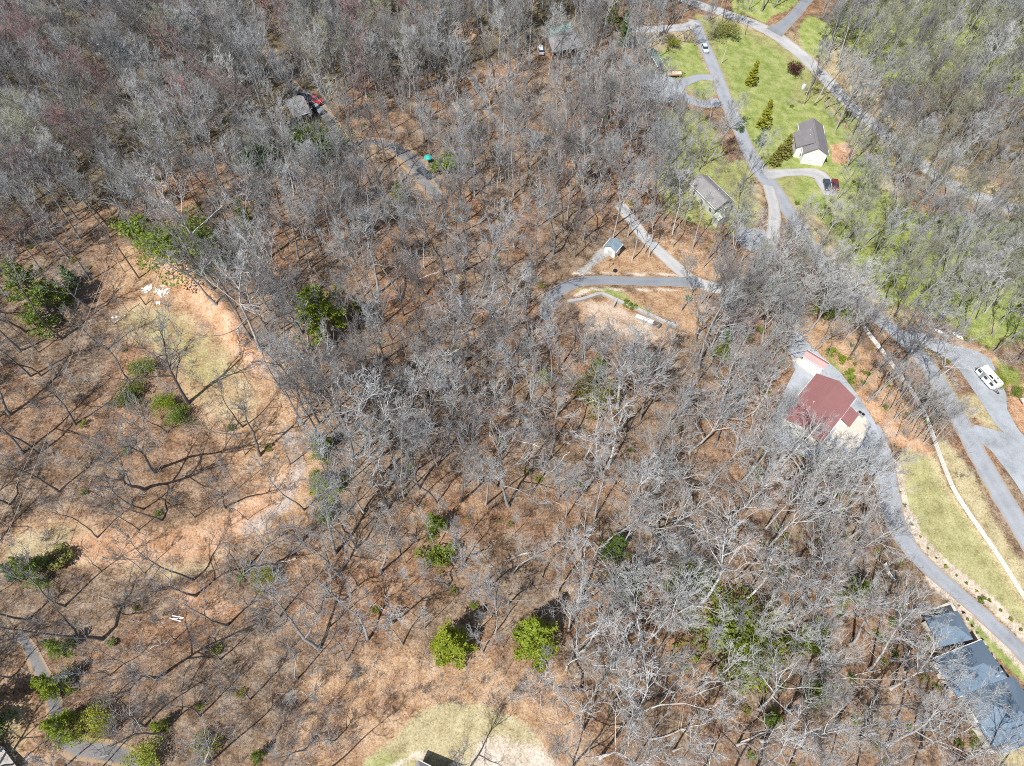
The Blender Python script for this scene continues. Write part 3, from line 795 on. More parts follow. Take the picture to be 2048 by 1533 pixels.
def conifer_geo(seed, H=14.0, rad=3.2, whorls=16, per=6, bare=0.12, leaf=0.30, dens=1.0, droop=0.0, power=0.85, ragged=0.25):
    rng = np.random.RandomState(seed)
    stem, sr = grow(rng, np.array([[0, 0, -0.3]]), np.array([[0, 0, 1.0]]), np.array([H]), np.array([H * 0.013 + 0.05]), 8, 0.2, 0.02, 0.9)
    tt = np.repeat(np.linspace(bare, 0.985, whorls), per) + rng.normal(0, 0.035, whorls * per)
    tt = np.clip(tt, bare * 0.8, 0.99)
    keep = rng.uniform(0, 1, len(tt)) > ragged * 0.5; tt = tt[keep]
    n = len(tt)
    x = tt * 7; i = np.minimum(x.astype(int), 6); f = (x - i)[:, None]
    base = stem[0, i] * (1 - f) + stem[0, i + 1] * f
    az = rng.uniform(0, 6.28, n)
    el = np.radians(rng.normal(8 + 30 * tt - droop, 7, n))
    L = rad * ((1 - tt) / (1 - bare)) ** power * (1 + rng.normal(0, ragged, n)) + 0.35
    L = np.clip(L, 0.25, None)
    d = np.stack([np.cos(az) * np.cos(el), np.sin(az) * np.cos(el), np.sin(el)], 1)
    P, rd = grow(rng, base, d, L, np.minimum(0.012 + 0.012 * L, 0.07), 4, 0.15, 0.06)
    trunk = join([tubes(stem, sr, 7), tubes(P, rd, 3)])
    C = []
    for b in range(n):
        m = max(3, int(L[b] * 13 * dens))
        t = rng.uniform(0.22, 1.04, m) ** 0.75
        q = np.clip(t, 0, 1) * 3; k = np.minimum(q.astype(int), 2); g = (q - k)[:, None]
        p = P[b, k] * (1 - g) + P[b, k + 1] * g
        side = np.array([-d[b, 1], d[b, 0], 0])
        p = p + side * (rng.normal(0, 0.16, m) * (0.4 + L[b] * 0.55))[:, None] + rng.normal(0, 0.10, (m, 3))
        C.append(p)
    C = np.concatenate(C)
    return trunk, leaf_quads(rng, C, leaf, 0.7)

def shrub_geo(seed, rad=1.5, h=1.8, n=900, leaf=0.17, lumps=9, stems=9):
    rng = np.random.RandomState(seed)
    C = []
    cen = np.stack([rng.normal(0, rad * 0.45, lumps), rng.normal(0, rad * 0.45, lumps), rng.uniform(0.3, 0.85, lumps) * h], 1)
    for c in cen:
        m = n // lumps
        v = rng.normal(0, 1, (m, 3)); v /= np.linalg.norm(v, axis=1, keepdims=True)
        C.append(c + v * (rng.uniform(0.35, 1.0, m) ** 0.5)[:, None] * np.array([rad * 0.46, rad * 0.46, h * 0.27]))
    C = np.concatenate(C); C[:, 2] = np.abs(C[:, 2])
    az = rng.uniform(0, 6.28, stems)
    d = np.stack([np.cos(az) * 0.5, np.sin(az) * 0.5, np.ones(stems)], 1)
    P, rd = grow(rng, np.stack([np.cos(az) * 0.1, np.sin(az) * 0.1, np.full(stems, -0.1)], 1), d, np.full(stems, h * 0.9), np.full(stems, 0.03), 4, 0.1, 0.15)
    return tubes(P, rd, 4), leaf_quads(rng, C, leaf, 0.6)

EG = {
    'cone': conifer_geo(1, 14, 3.1, 20, 7, 0.05, 0.22, 2.0, 0, 0.85, 0.2),
    'pine': conifer_geo(2, 16, 4.0, 13, 6, 0.22, 0.25, 2.4, 0, 0.55, 0.35),
    'hemlock': conifer_geo(3, 15, 4.0, 19, 6, 0.05, 0.22, 1.9, 12, 0.75, 0.3),
    'spire': conifer_geo(4, 11, 2.0, 22, 8, 0.03, 0.17, 2.8, -18, 0.6, 0.25),
    'shrub_a': shrub_geo(5, 1.6, 2.0, 1000, 0.18),
    'shrub_b': shrub_geo(6, 2.0, 2.6, 1200, 0.20, 12),
    'ball': shrub_geo(7, 0.45, 0.8, 260, 0.10, 5, 5),
    'clump': shrub_geo(8, 3.0, 4.0, 3000, 0.17, 26, 12),
}
EG_H = {'cone': 14, 'pine': 16, 'hemlock': 15, 'spire': 11, 'shrub_a': 2.0, 'shrub_b': 2.6, 'ball': 0.8, 'clump': 4.0}
_egm = {}
def evergreen(name, cat, px, h, geo, leafmat, label, wide=1.0, rz=None, group=None):
    key = (geo, leafmat)
    if key not in _egm:
        (tv, tf), (lv, lf) = EG[geo]
        woody = geo in ('cone', 'pine', 'hemlock', 'spire')
        _egm[key] = (mesh_obj("trunk" if woody else "stems", tv, tf, M['bark_dark'], link=False, smooth_shade=True),
                     mesh_obj("crown" if woody else "foliage", lv, lf, M[leafmat], link=False))
    rz = random.uniform(0, 6.28) if rz is None else rz
    root = empty(name, ground(*px), rz, label, cat, group)
    s = h / EG_H[geo]; root.scale = (s * wide, s * wide, s)
    for src in _egm[key]:
        o = src.copy(); COL.objects.link(o); o.parent = root
    EVERGREENS.append((ground(*px)[:2], h * 0.2 * wide))
    return root
EVERGREENS = []
random.seed(5)

# (pixel of the base, height m, geometry, leaf material, label, width)
for px, h, geo, lm, label, w in [
    ((104, 628), 15, 'hemlock', 'laurel', "large dark green evergreen casting black shade beside the wire clearing", 1.15),
    ((150, 570), 6, 'hemlock', 'bluegreen', "small grey green evergreen behind the large dark evergreen at the clearing", 1.0),
    ((662, 668), 15, 'pine', 'pine', "big bright yellow green pine among bare trees right of the clearing", 1.25),
    ((722, 632), 6, 'pine', 'pine', "small bright pine just right of the big yellow green pine", 1.0),
    ((495, 452), 8, 'hemlock', 'laurel', "green evergreen in the wood above the clay bank", 1.0),
    ((330, 505), 4.6, 'clump', 'laurel', "bright leafy evergreen at the top corner of the clearing", 1.0),
    ((372, 515), 8, 'clump', 'laurel', "wide leafy evergreen on the edge of the clay bank", 1.0),
    ((430, 535), 10, 'hemlock', 'hemlock', "dark evergreen behind bare trunks above the clay bank", 1.1),
    ((270, 475), 4, 'shrub_b', 'laurel', "low bright shrub at the upper tip of the clearing", 1.2),
    ((648, 905), 7, 'hemlock', 'laurel', "upper green evergreen on the right edge of the sandy track", 1.1),
    ((655, 985), 9, 'hemlock', 'pine', "tall light green evergreen on the right edge of the sandy track", 1.0),
    ((655, 1035), 5, 'hemlock', 'laurel', "lowest green evergreen on the right edge of the sandy track", 1.1),
    ((905, 1303), 13, 'cone', 'pine', "bright green conical pine standing alone above the lower meadow", 1.0),
    ((1066, 1290), 14, 'cone', 'pine', "second bright green pine above the lower meadow, partly behind twigs", 1.05),
    ((872, 1062), 7, 'hemlock', 'laurel', "half hidden green evergreen in the middle of the leaf strewn slope", 1.0),
    ((878, 1115), 3, 'shrub_b', 'laurel', "small low green shrub below the half hidden evergreen", 1.0),
    ((1225, 1105), 9, 'hemlock', 'hemlock', "dark green evergreen under the pale crooked trees", 1.0),
    ((1250, 1180), 9, 'hemlock', 'laurel', "broad evergreen thicket tree under the pale forked tree", 1.1),
    ((1352, 1190), 7, 'hemlock', 'laurel', "yellowish evergreen between the pale forked trees", 1.1),
    ((1380, 1165), 5, 'clump', 'laurel', "low spreading evergreen among pale branches", 1.0),
    ((1705, 1192), 8, 'pine', 'pine', "very bright round yellow green pine left of the gravel drive", 1.0),
    ((1675, 1205), 6, 'hemlock', 'olive', "dull green evergreen just left of the very bright round pine", 1.0),
    ((1460, 1290), 7, 'clump', 'laurel', "large low evergreen thicket in the lower right wood", 1.2),
    ((1500, 1270), 6, 'clump', 'olive', "olive evergreen thicket beside the large low thicket", 1.0),
    ((1610, 1280), 4, 'shrub_b', 'laurel', "small dark green shrub on leaf litter left of the blue roofed house", 1.0),
    ((1633, 1395), 3, 'shrub_b', 'laurel', "isolated small green shrub in the lower right wood", 1.0),
    ((1540, 1440), 5, 'hemlock', 'laurel', "evergreen sapling near the bottom of the lower right wood", 1.0),
    ((1500, 170), 8.5, 'spire', 'gold', "golden conical arborvitae standing on the bright lawn", 1.15),
    ((1525, 255), 9.5, 'spire', 'gold', "golden conical arborvitae nearest the grey roofed white house", 1.15),
    ((1518, 290), 6, 'hemlock', 'bluegreen', "blue green spruce beside the lane near the white house", 0.9),
    ((1565, 315), 8, 'spire', 'olive', "olive green arborvitae by the corner of the white house", 1.3),
    ((1548, 330), 7, 'spire', 'olive', "olive arborvitae closest to the lane", 1.3),
    ((1478, 262), 5, 'hemlock', 'bluegreen', "small blue green conifer overhanging the lane", 0.9),
    ((1224, 48), 9, 'hemlock', 'pine', "bright green conifer near the top, left one of two", 0.8),
    ((1250, 92), 13, 'cone', 'bluegreen', "tall deep green conifer near the top, right one of two", 0.85),
    ((768, 42), 13, 'pine', 'pine', "bright green pine at the top edge of the upper wood", 1.1),
    ((640, 0), 12, 'pine', 'olive', "yellowish green tree at the very top edge", 1.2),
    ((160, 10), 12, 'pine', 'olive', "pale yellowish green tree in the top left corner", 1.1),
    ((40, -5), 12, 'pine', 'laurel', "bright green tree in the extreme top left corner", 1.0),
    ((905, 30), 10, 'hemlock', 'laurel', "green evergreen near the top edge right of the bright pine", 1.0),
    ((10, 120), 12, 'hemlock', 'hemlock', "very dark evergreen at the left edge of the upper wood", 1.3),
    ((800, 400), 6, 'hemlock', 'laurel', "evergreen beside the gravel track below the teal canopy", 1.1),
    ((648, 305), 6, 'clump', 'hemlock', "dark evergreen thicket left of the gravel track", 1.1),
    ((600, 310), 6, 'clump', 'hemlock', "dark evergreen thicket below the dark roofed cabin", 1.2),
    ((520, 330), 5, 'clump', 'bluegreen', "grey green evergreen thicket left of the dark roofed cabin", 1.2),
    ((895, 345), 4, 'shrub_b', 'laurel', "small green shrub right of the teal canopy", 1.1),
    ((1210, 245), 6, 'hemlock', 'bluegreen', "slim dark green evergreen deep in the central wood", 0.7),
    ((1310, 270), 7, 'hemlock', 'hemlock', "dark green hemlock at the wood edge above the grey roofed house", 1.1),
    ((1088, 760), 5, 'hemlock', 'gold', "small golden green evergreen in the middle of the wood", 0.9),
    ((1195, 748), 7, 'hemlock', 'laurel', "evergreen under the great spreading pale tree", 1.0),
    ((1185, 800), 5, 'clump', 'olive', "olive undergrowth thicket below the great spreading pale tree", 1.0),
    ((1440, 715), 7, 'hemlock', 'laurel', "light green evergreen left of the red budded tree", 0.9),
    ((1450, 680), 5, 'hemlock', 'bluegreen', "small evergreen beside the light green evergreen", 0.9),
    ((1660, 630), 4, 'clump', 'laurel', "green thicket under bare trees left of the white fence", 1.1),
    ((1560, 590), 4, 'clump', 'hemlock', "dark thicket in the wood at the gravel lane bend", 1.1),
    ((130, 1120), 2, 'shrub_a', 'olive', "tiny olive shrub next to the shaded evergreen", 1.2),
    ((82, 1150), 8, 'hemlock', 'laurel', "evergreen with a black shadow at the left edge of the clay road", 0.95),
    ((40, 1150), 5, 'hemlock', 'bluegreen', "grey green evergreen at the left edge beside the clay road", 1.0),
    ((130, 1300), 6, 'hemlock', 'laurel', "green evergreen under the wide forked tree at left", 0.9),
    ((120, 1375), 7, 'hemlock', 'pine', "bright evergreen on the right side of the grey gravel track", 1.0),
    ((140, 1460), 7, 'hemlock', 'pine', "bright drooping evergreen overhanging the grey gravel track", 1.05),
    ((205, 1445), 3.2, 'clump', 'gold', "yellow green thicket right of the drooping evergreen", 0.9),
    ((325, 1455), 4, 'hemlock', 'pine', "small bright evergreen between shadows in the lower left wood", 0.9),
    ((300, 1520), 3, 'clump', 'gold', "golden shrub near the bottom edge at left", 0.9),
    ((415, 1495), 2.4, 'clump', 'olive', "olive shrub near the bottom edge", 0.9),
    ((520, 1515), 4, 'hemlock', 'laurel', "narrow green evergreen at the bottom edge left of the meadow", 0.8),
    ((530, 1160), 3, 'clump', 'gold', "yellow green shrub on the leaf litter below the clay road", 0.7),
    ((290, 745), 3, 'clump', 'laurel', "upper green thicket among trunks in the clearing", 0.9),
    ((265, 800), 3, 'clump', 'hemlock', "dark green thicket among trunks in the clearing", 1.0),
    ((335, 815), 3, 'clump', 'pine', "brightest green thicket in the clearing", 0.8),
    ((360, 840), 2.8, 'clump', 'laurel', "lowest green thicket in the clearing", 0.9),
    ((1960, 740 + 460), 1.2, 'shrub_a', 'laurel', "small shrub by the grey drive at the lower right", 0.7),
    ((1345, 95), 3, 'clump', 'gold', "yellow blooming bush at the wood edge near the top lane", 0.8),
    ((1450, 75), 5, 'clump', 'olive', "dull evergreen tree beside the pale road junction", 0.9),
    ((1585, 150), 4, 'clump', 'maroon', "purple leaved small tree beside the pale road", 0.7),
    ((1760, 310), 2, 'clump', 'gold', "yellow green hedge clump on the bank below the pale road", 0.8),
    ((1735, 290), 2, 'clump', 'laurel', "green clump on the bank below the pale road", 0.9),
    ((1990, 765), 2.5, 'clump', 'pine', "bright green bush right of the white camper", 1.0),
    ((2030, 790), 2.0, 'clump', 'laurel', "green bush under the dark tree right of the camper", 1.0),
    ((1660, 705), 1.2, 'shrub_a', 'pine', "bright shrub on the bank behind the garage", 1.2),
    ((1680, 720), 1.2, 'shrub_b', 'pine', "larger bright shrub on the bank behind the garage", 1.2),
    ((1698, 748), 1.0, 'shrub_a', 'pine', "bright spreading shrub on the bank behind the red roofed house", 1.5),
    ((1375, 600), 1.0, 'shrub_a', 'laurel', "small green shrub at the end of the asphalt drive", 1.0),
    ((1250, 610), 1.3, 'shrub_a', 'pine', "bright green bush in the gap behind the block wall", 0.9),
    ((1263, 617), 1.3, 'shrub_a', 'laurel', "duller green bush in the gap behind the block wall", 0.9),
]:
    cat = "shrub" if geo in ('shrub_a', 'shrub_b') or h <= 2.5 else ("thicket" if geo == 'clump' else "evergreen tree")
    nm = {"shrub": "leafy_shrub", "thicket": "evergreen_thicket", "evergreen tree": "evergreen_tree"}[cat]
    evergreen(nm, cat, px, h, geo, lm, label, w, group={"shrub": "green shrubs", "thicket": "evergreen thickets", "evergreen tree": "evergreen trees among the bare woods"}[cat])
for i, (u, v) in enumerate([(1800, 985), (1808, 1012), (1822, 1050), (1840, 1075), (1855, 1098), (1872, 1117), (1890, 1135), (1912, 1152), (1932, 1168), (1953, 1183), (1978, 1203), (2000, 1222), (2020, 1240), (2040, 1260)]):
    o = evergreen("verge_shrub", "shrub", (u, v), random.uniform(0.4, 0.75), 'ball', 'laurel' if i % 3 else 'gold',
                  "small round shrub in the planted row along the lawn edge of the grey drive", 1.0, group="small round shrubs in a row along the drive")

# ------------------------------------------------------------------ bare trees: traced ones, then the wood
TREES = []      # dict(pos, h, style, tone, rz, lean, wide)
rng = np.random.RandomState(11)
def add_tree(pos, h, style, tone, lean=None, wide=1.0, rz=None):
    style += '2' if rng.uniform() < 0.5 else ''
    TREES.append(dict(pos=pos, h=h, style=style, tone=tone, rz=rng.uniform(0, 6.28) if rz is None else rz,
                      lean=(rng.normal(0, 0.035), rng.normal(0, 0.035)) if lean is None else lean, wide=wide))
O3 = ['oak_a', 'oak_b', 'oak_c', 'lean_a', 'lean_b']
T6 = ['tall_a', 'tall_b', 'tall_c', 'tall_d', 'fine_a', 'fine_b']
for u, v, h, st in [
    (290, 980, 17, 'oak_b'), (309, 944, 22, 'lean_a'), (519, 912, 16, 'oak_c'), (485, 854, 13, 'lean_b'), (477, 977, 10, 'slim_a'), (490, 910, 11, 'slim_b'),
    (639, 848, 23, 'tall_b'), (451, 1016, 14, 'lean_a'), (41, 702, 15, 'oak_c'), (77, 705, 12, 'slim_a'), (51, 664, 16, 'lean_a'), (61, 753, 18, 'tall_b'),
    (126, 678, 18, 'lean_a'), (82, 753, 13, 'lean_b'), (44, 908, 15, 'oak_c'), (75, 907, 16, 'lean_a'), (287, 1019, 13, 'lean_b'), (376, 807, 18, 'oak_b'),
    (263, 767, 12, 'lean_a'), (650, 907, 15, 'lean_b'), (697, 880, 18, 'tall_c'), (608, 1020, 14, 'lean_a'), (554, 596, 18, 'tall_a'), (468, 618, 17, 'tall_d'),
    (427, 579, 18, 'tall_c'), (195, 1076, 11, 'lean_b'), (323, 1042, 13, 'lean_a'), (278, 1061, 11, 'slim_a'), (386, 1160, 15, 'lean_a'), (393, 1191, 13, 'oak_c'),
    (670, 1107, 15, 'oak_a'), (390, 1035, 10, 'slim_b'), (496, 1040, 9, 'slim_b'), (482, 1151, 11, 'oak_c'), (130, 1213, 14, 'lean_a'), (205, 1278, 15, 'oak_a'),
    (314, 1358, 15, 'oak_b'), (639, 1297, 16, 'oak_a'), (595, 1358, 11, 'lean_b'), (290, 1454, 13, 'lean_a'), (328, 1466, 11, 'oak_c'), (400, 1433, 11, 'lean_b'),
    (656, 1411, 9, 'slim_b'), (598, 1416, 8, 'slim_a'), (34, 1533, 12, 'lean_b'), (670, 1481, 7, 'oak_c'), (610, 1500, 8, 'oak_b'), (762, 1145, 12, 'oak_b'),
    (711, 1097, 15, 'lean_a'), (806, 1290, 11, 'lean_b'), (960, 1257, 9, 'slim_b'), (1006, 1295, 8, 'slim_a'), (1085, 1322, 9, 'slim_b'), (940, 1192, 12, 'slim_a'),
    (924, 1136, 12, 'lean_b'), (952, 1109, 12, 'lean_a'), (977, 1174, 13, 'oak_c'), (1085, 1157, 10, 'lean_b'), (690, 1200, 12, 'oak_c'), (735, 1280, 12, 'oak_b'),
    (350, 1280, 10, 'slim_a'), (455, 1250, 12, 'oak_c'), (500, 1400, 11, 'lean_b'), (150, 850, 12, 'oak_c'), (20, 830, 14, 'oak_b'), (120, 985, 12, 'oak_c'),
    (20, 1010, 13, 'lean_a'), (60, 1240, 12, 'oak_c'), (440, 1320, 10, 'lean_b'), (560, 1235, 12, 'lean_a'), (15, 600, 16, 'tall_a'), (180, 560, 12, 'oak_c'), (250, 545, 9, 'slim_a'), (215, 700, 12, 'lean_b'),
]:
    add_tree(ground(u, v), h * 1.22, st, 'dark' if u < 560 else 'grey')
for u, v, h, st in [(1155, 1204, 16, 'oak_b'), (1254, 1211, 19, 'tall_c'), (1158, 1304, 14, 'oak_c'), (1268, 1320, 20, 'oak_b'), (1336, 1421, 15, 'lean_a'),
                    (1240, 868, 20, 'tall_c'), (1235, 815, 20, 'oak_d'), (1045, 870, 14, 'oak_b'), (1070, 880, 11, 'oak_a'), (1110, 885, 12, 'oak_c'), (759, 913, 17, 'oak_b'), (1395, 1215, 19, 'oak_b'), (1420, 1120, 18, 'oak_c'),
                    (1370, 1255, 17, 'oak_a'), (1520, 1420, 16, 'oak_b'), (1640, 1345, 15, 'oak_a'), (1700, 1290, 16, 'oak_b'), (1610, 1350, 15, 'oak_c'), (1780, 1320, 13, 'oak_c'),
                    (1810, 1345, 11, 'oak_b'), (1474, 1491, 16, 'lean_a'), (1600, 1500, 14, 'lean_a'), (1720, 1480, 13, 'oak_c'), (1830, 1450, 10, 'oak_c'), (1700, 1130, 14, 'oak_c'), (1745, 1165, 10, 'oak_c'),
                    (1590, 1130, 18, 'tall_c'), (1640, 1080, 17, 'tall_c'), (1690, 1020, 15, 'oak_c'), (1580, 1010, 18, 'tall_d'), (1650, 985, 12, 'fine_a'), (1600, 945, 12, 'oak_c'), (1500, 865, 18, 'tall_b'), (1480, 935, 18, 'tall_c')]:
    add_tree(ground(u, v), h * 1.2, st, 'pale')
for u, v, h, st in [(1490, 605, 16, 'oak_d'), (1535, 620, 16, 'oak_d'), (1580, 640, 16, 'oak_d'), (1625, 655, 16, 'oak_d'), (1665, 645, 15, 'oak_d'), (1700, 670, 13, 'oak_d'), (1600, 600, 15, 'oak_d'), (1540, 575, 15, 'oak_d'), (1640, 600, 15, 'oak_d'), (1690, 620, 14, 'oak_d'), (1720, 650, 12, 'fine_a'), (1560, 660, 14, 'oak_d'), (1500, 650, 14, 'oak_a'),
                    (1660, 600, 13, 'oak_a'), (1480, 530, 15, 'tall_c'), (1570, 520, 15, 'fine_a'), (1620, 540, 14, 'oak_b'), (1440, 600, 13, 'oak_c'), (1255, 745, 11, 'oak_d'), (1330, 745, 11, 'oak_a'), (1165, 715, 11, 'fine_a'), (1110, 690, 14, 'fine_b'),
                    (1560, 935, 15, 'oak_b'), (1600, 970, 15, 'oak_a'), (1565, 905, 12, 'oak_b'), (1650, 955, 10, 'oak_b'), (1700, 985, 14, 'oak_a'), (1730, 1040, 14, 'oak_c'), (1740, 960, 12, 'oak_b'), (1545, 875, 14, 'tall_c'), (1700, 1075, 13, 'oak_b'),
                    (1640, 445, 12, 'fine_a'), (1340, 240, 12, 'fine_a'), (1310, 215, 12, 'oak_a'), (1420, 240, 11, 'fine_b'), (1455, 260, 12, 'fine_a'), (1390, 250, 12, 'fine_a'), (1440, 310, 11, 'tall_c')]:
    add_tree(ground(u, v), h * 1.1, st, 'pale')
for u, v, h in [(1264, 520, 19), (1298, 515, 17), (1290, 508, 16), (1362, 622, 20), (1400, 610, 17), (1345, 470, 21), (1385, 500, 18), (1345, 495, 17), (1500, 345, 13), (1525, 340, 15), (1490, 360, 14)]:
    add_tree(ground(u, v), h, 'tall_b', 'pale')
for u, v in [(1656, 715), (1631, 697), (1713, 691), (1723, 777), (1740, 798), (1745, 800), (1762, 814), (1777, 823), (1787, 840), (1795, 836), (1811, 853), (1820, 850), (1830, 869), (1834, 877), (1846, 887), (1770, 806), (1805, 842), (1822, 866), (1842, 872), (1752, 790),
             (1760, 785), (1790, 815), (1860, 893), (1868, 880), (1850, 868), (1640, 690), (1690, 680)]:
    add_tree(ground(u, v), rng.uniform(14, 18), ['tall_b', 'tall_d', 'slim_a', 'tall_a'][rng.randint(4)], 'pale', wide=rng.uniform(0.6, 0.85))
for u, v, h in [(1480, 700, 13), (1462, 678, 12), (735, 240, 15), (420, 120, 17), (430, 250, 17), (470, 260, 16), (870, 125, 15), (790, 115, 14), (1415, 80, 9), (1700, 1120, 9), (700, 160, 16)]:
    add_tree(ground(u, v), h, ['fine_a', 'fine_b'][rng.randint(2)], 'red')

# zones of the wood in photograph pixels: polygon of tree feet, mean spacing (m), heights, styles, tones
ZONES = [
    ([(225, 480), (300, 470), (345, 515), (420, 600), (500, 690), (560, 780), (640, 900), (640, 1030), (520, 1100), (150, 1130), (-60, 1130), (-60, 650), (60, 600)], 7.5, (9, 15), ['slim_a', 'slim_b', 'lean_b', 'oak_c'], ['dark', 'grey']),
    ([(-60, 1130), (150, 1130), (520, 1100), (640, 1030), (700, 1060), (760, 1320), (720, 1400), (560, 1440), (560, 1560), (-60, 1560)], 6.0, (9, 16), ['oak_c', 'lean_b', 'slim_a', 'lean_a', 'oak_b'], ['dark', 'grey']),
    ([(700, 1330), (800, 1290), (1100, 1330), (1150, 1400), (1130, 1560), (560, 1560), (560, 1440), (720, 1400)], 60, (4, 6), ['slim_b'], ['grey']),
    ([(700, 1060), (1120, 1000), (1130, 1330), (800, 1300), (740, 1290)], 5.0, (10, 17), ['oak_c', 'lean_a', 'lean_b', 'slim_a', 'slim_b', 'tall_d'], ['grey', 'grey', 'pale']),
    ([(1120, 900), (1560, 840), (1760, 960), (1800, 1150), (1880, 1230), (1880, 1340), (1960, 1480), (1960, 1560), (1140, 1560), (1120, 1300)], 4.6, (15, 23), ['tall_c', 'oak_c', 'oak_b', 'lean_a', 'tall_d', 'fine_a', 'slim_a', 'tall_a'], ['pale', 'grey', 'pale', 'pale']),
    ([(-400, -400), (1250, -400), (1200, 0), (900, 160), (650, 260), (400, 330), (250, 460), (60, 590), (-400, 700)], 4.1, (17, 23), ['fine_a', 'fine_b', 'tall_a', 'tall_c', 'fine_a'], ['grey', 'dark', 'grey', 'green', 'dark', 'grey', 'pale', 'red', 'dark', 'grey']),
    ([(1600, 20), (1900, -400), (2700, -400), (2500, 400), (2060, 420), (1900, 360), (1720, 210)], 5.2, (18, 25), ['tall_b', 'tall_d', 'tall_a', 'fine_b'], ['pale', 'grey', 'dark', 'green', 'green']),
    ([(1560, 420), (1680, 340), (1800, 330), (2060, 450), (2250, 500), (2250, 760), (2040, 760), (1960, 690), (1780, 620), (1640, 640), (1460, 660), (1420, 600), (1540, 560)], 4.4, (15, 20), ['fine_a', 'fine_b', 'tall_c', 'tall_a'], ['pale', 'grey', 'green', 'green']),
    ([(1440, 670), (1600, 640), (1560, 840), (1420, 860)], 4.3, (14, 20), ['fine_a', 'tall_c', 'oak_c'], ['grey', 'pale']),
]
DEFAULT = (4.1, (14, 24), ['tall_a', 'tall_b', 'tall_c', 'tall_d', 'tall_e', 'tall_b', 'slim_a', 'lean_a', 'fine_b', 'oak_c', 'tall_e'], ['grey', 'dark', 'pale', 'grey', 'grey', 'dark'])
# places that the photograph shows open to the sky: no crown may hang in front of them
KEEP = [
    [(1585, 720), (1640, 695), (1660, 725), (1720, 795), (1745, 860), (1690, 870), (1650, 840), (1600, 790), (1560, 760)],
    [(1430, 60), (1560, 90), (1600, 140), (1570, 220), (1640, 210), (1690, 300), (1680, 400), (1600, 400), (1560, 440), (1520, 480), (1490, 330), (1450, 180)],
    [(1380, 0), (1500, 35), (1640, -20), (1640, 90), (1600, 130), (1440, 40)],
    [(1785, 900), (1870, 890), (2060, 1150), (2060, 1320), (1890, 1200), (1800, 1060)],
    [(1900, 700), (2060, 740), (2060, 1100), (1940, 870), (1900, 780)],
    [(1925, 870), (2070, 1060), (2070, 1200), (1960, 1000)], [(1855, 745), (1905, 735), (1990, 860), (1935, 890), (1890, 830)],
    [(1110, 545), (1200, 480), (1260, 480), (1320, 540), (1420, 570), (1400, 660), (1200, 600), (1110, 590)],
    [(1905, 1208), (1922, 1205), (2060, 1320), (2060, 1490), (2015, 1445), (1940, 1290)], [(1680, 1150), (1730, 1150), (1725, 1205), (1685, 1205)],
    [(1205, 25), (1240, 20), (1265, 85), (1235, 100)], [(735, 0), (800, 0), (795, 35), (745, 40)],
    [(240, 520), (330, 510), (440, 640), (520, 740), (540, 860), (460, 850), (380, 700), (260, 640)],
    [(740, 1440), (900, 1390), (1070, 1430), (1120, 1560), (700, 1560)],
    [(170, 1080), (500, 1040), (560, 1000), (600, 860), (560, 800), (620, 900), (600, 1030), (300, 1120)],
    [(1300, 105), (1340, 80), (1440, 120), (1440, 215), (1330, 185)],
    [(1380, 350), (1425, 355), (1470, 395), (1430, 425), (1380, 380)],
    [(20, 1400), (80, 1400), (90, 1500), (40, 1500)],
    [(622, 200), (650, 208), (690, 285), (660, 265)],
    [(600, 560), (660, 545), (735, 600), (735, 650), (660, 690), (605, 660)], [(870, 1240), (905, 1215), (945, 1290), (900, 1320), (865, 1290)], [(1030, 1200), (1085, 1195), (1100, 1280), (1060, 1300), (1030, 1270)],
    [(40, 560), (110, 545), (150, 600), (120, 645), (50, 620)], [(1165, 605), (1210, 598), (1340, 655), (1250, 668), (1165, 640)], [(1150, 560), (1100, 590), (1100, 620), (1160, 580)],
]
KEEPN = [np.array(k, float) for k in KEEP]
SOFT = [np.array(k, float) for k in [
    [(1600, 95), (1720, 205), (1820, 290), (1880, 335), (2060, 405), (2060, 445), (1870, 375), (1700, 245)],
    [(1700, 600), (1780, 630), (1900, 680), (1900, 780), (1840, 760), (1760, 690)],
    [(1040, 90), (1060, 45), (1150, 45), (1155, 95)], [(560, 195), (640, 195), (660, 240), (570, 260)], [(700, 230), (860, 300), (870, 360), (820, 350), (690, 280)]]]
def off_roads(p, pad):
    for C, w in ROAD_LINES:
        if np.min(np.hypot(C[:, 0] - p[0], C[:, 1] - p[1]) - w) < pad: return False
    return True
ROAD_BB = [(P, min(q[0] for q in P) - 3, max(q[0] for q in P) + 3, min(q[1] for q in P) - 3, max(q[1] for q in P) + 3) for P in ROAD_POLYS]
def off_lots(p, pad):
    for P, a, b, c, d in ROAD_BB:
        if a < p[0] < b and c < p[1] < d and poly_sd(np.array([p[0]]), np.array([p[1]]), P)[0] > -pad: return False
    return True
BUILDINGS_PX = [[(1600, 715), (1700, 780), (1720, 810), (1680, 900), (1560, 880)], [(1580, 240), (1660, 240), (1680, 330), (1590, 330)], [(1370, 350), (1480, 390), (1450, 470), (1370, 410)],
                [(1195, 480), (1250, 480), (1250, 520), (1195, 520)], [(1060, 50), (1160, 45), (1165, 110), (1060, 130)], [(550, 195), (650, 195), (640, 270), (550, 270)], [(1160, 595), (1360, 650), (1340, 690), (1160, 660)],
                [(1840, 1220), (1960, 1200), (2100, 1400), (2000, 1533)], [(1300, 110), (1335, 110), (1335, 140), (1300, 140)], [(180, 70), (215, 70), (215, 95), (180, 95)]]
cell = {}
def near_ok(p, d):
    k = (int(p[0] // 6), int(p[1] // 6))
    for i in (-1, 0, 1):
        for j in (-1, 0, 1):
            for q in cell.get((k[0] + i, k[1] + j), ()):
                if (q[0] - p[0]) ** 2 + (q[1] - p[1]) ** 2 < d * d: return False
    return True
def put(p): cell.setdefault((int(p[0] // 6), int(p[1] // 6)), []).append((p[0], p[1]))
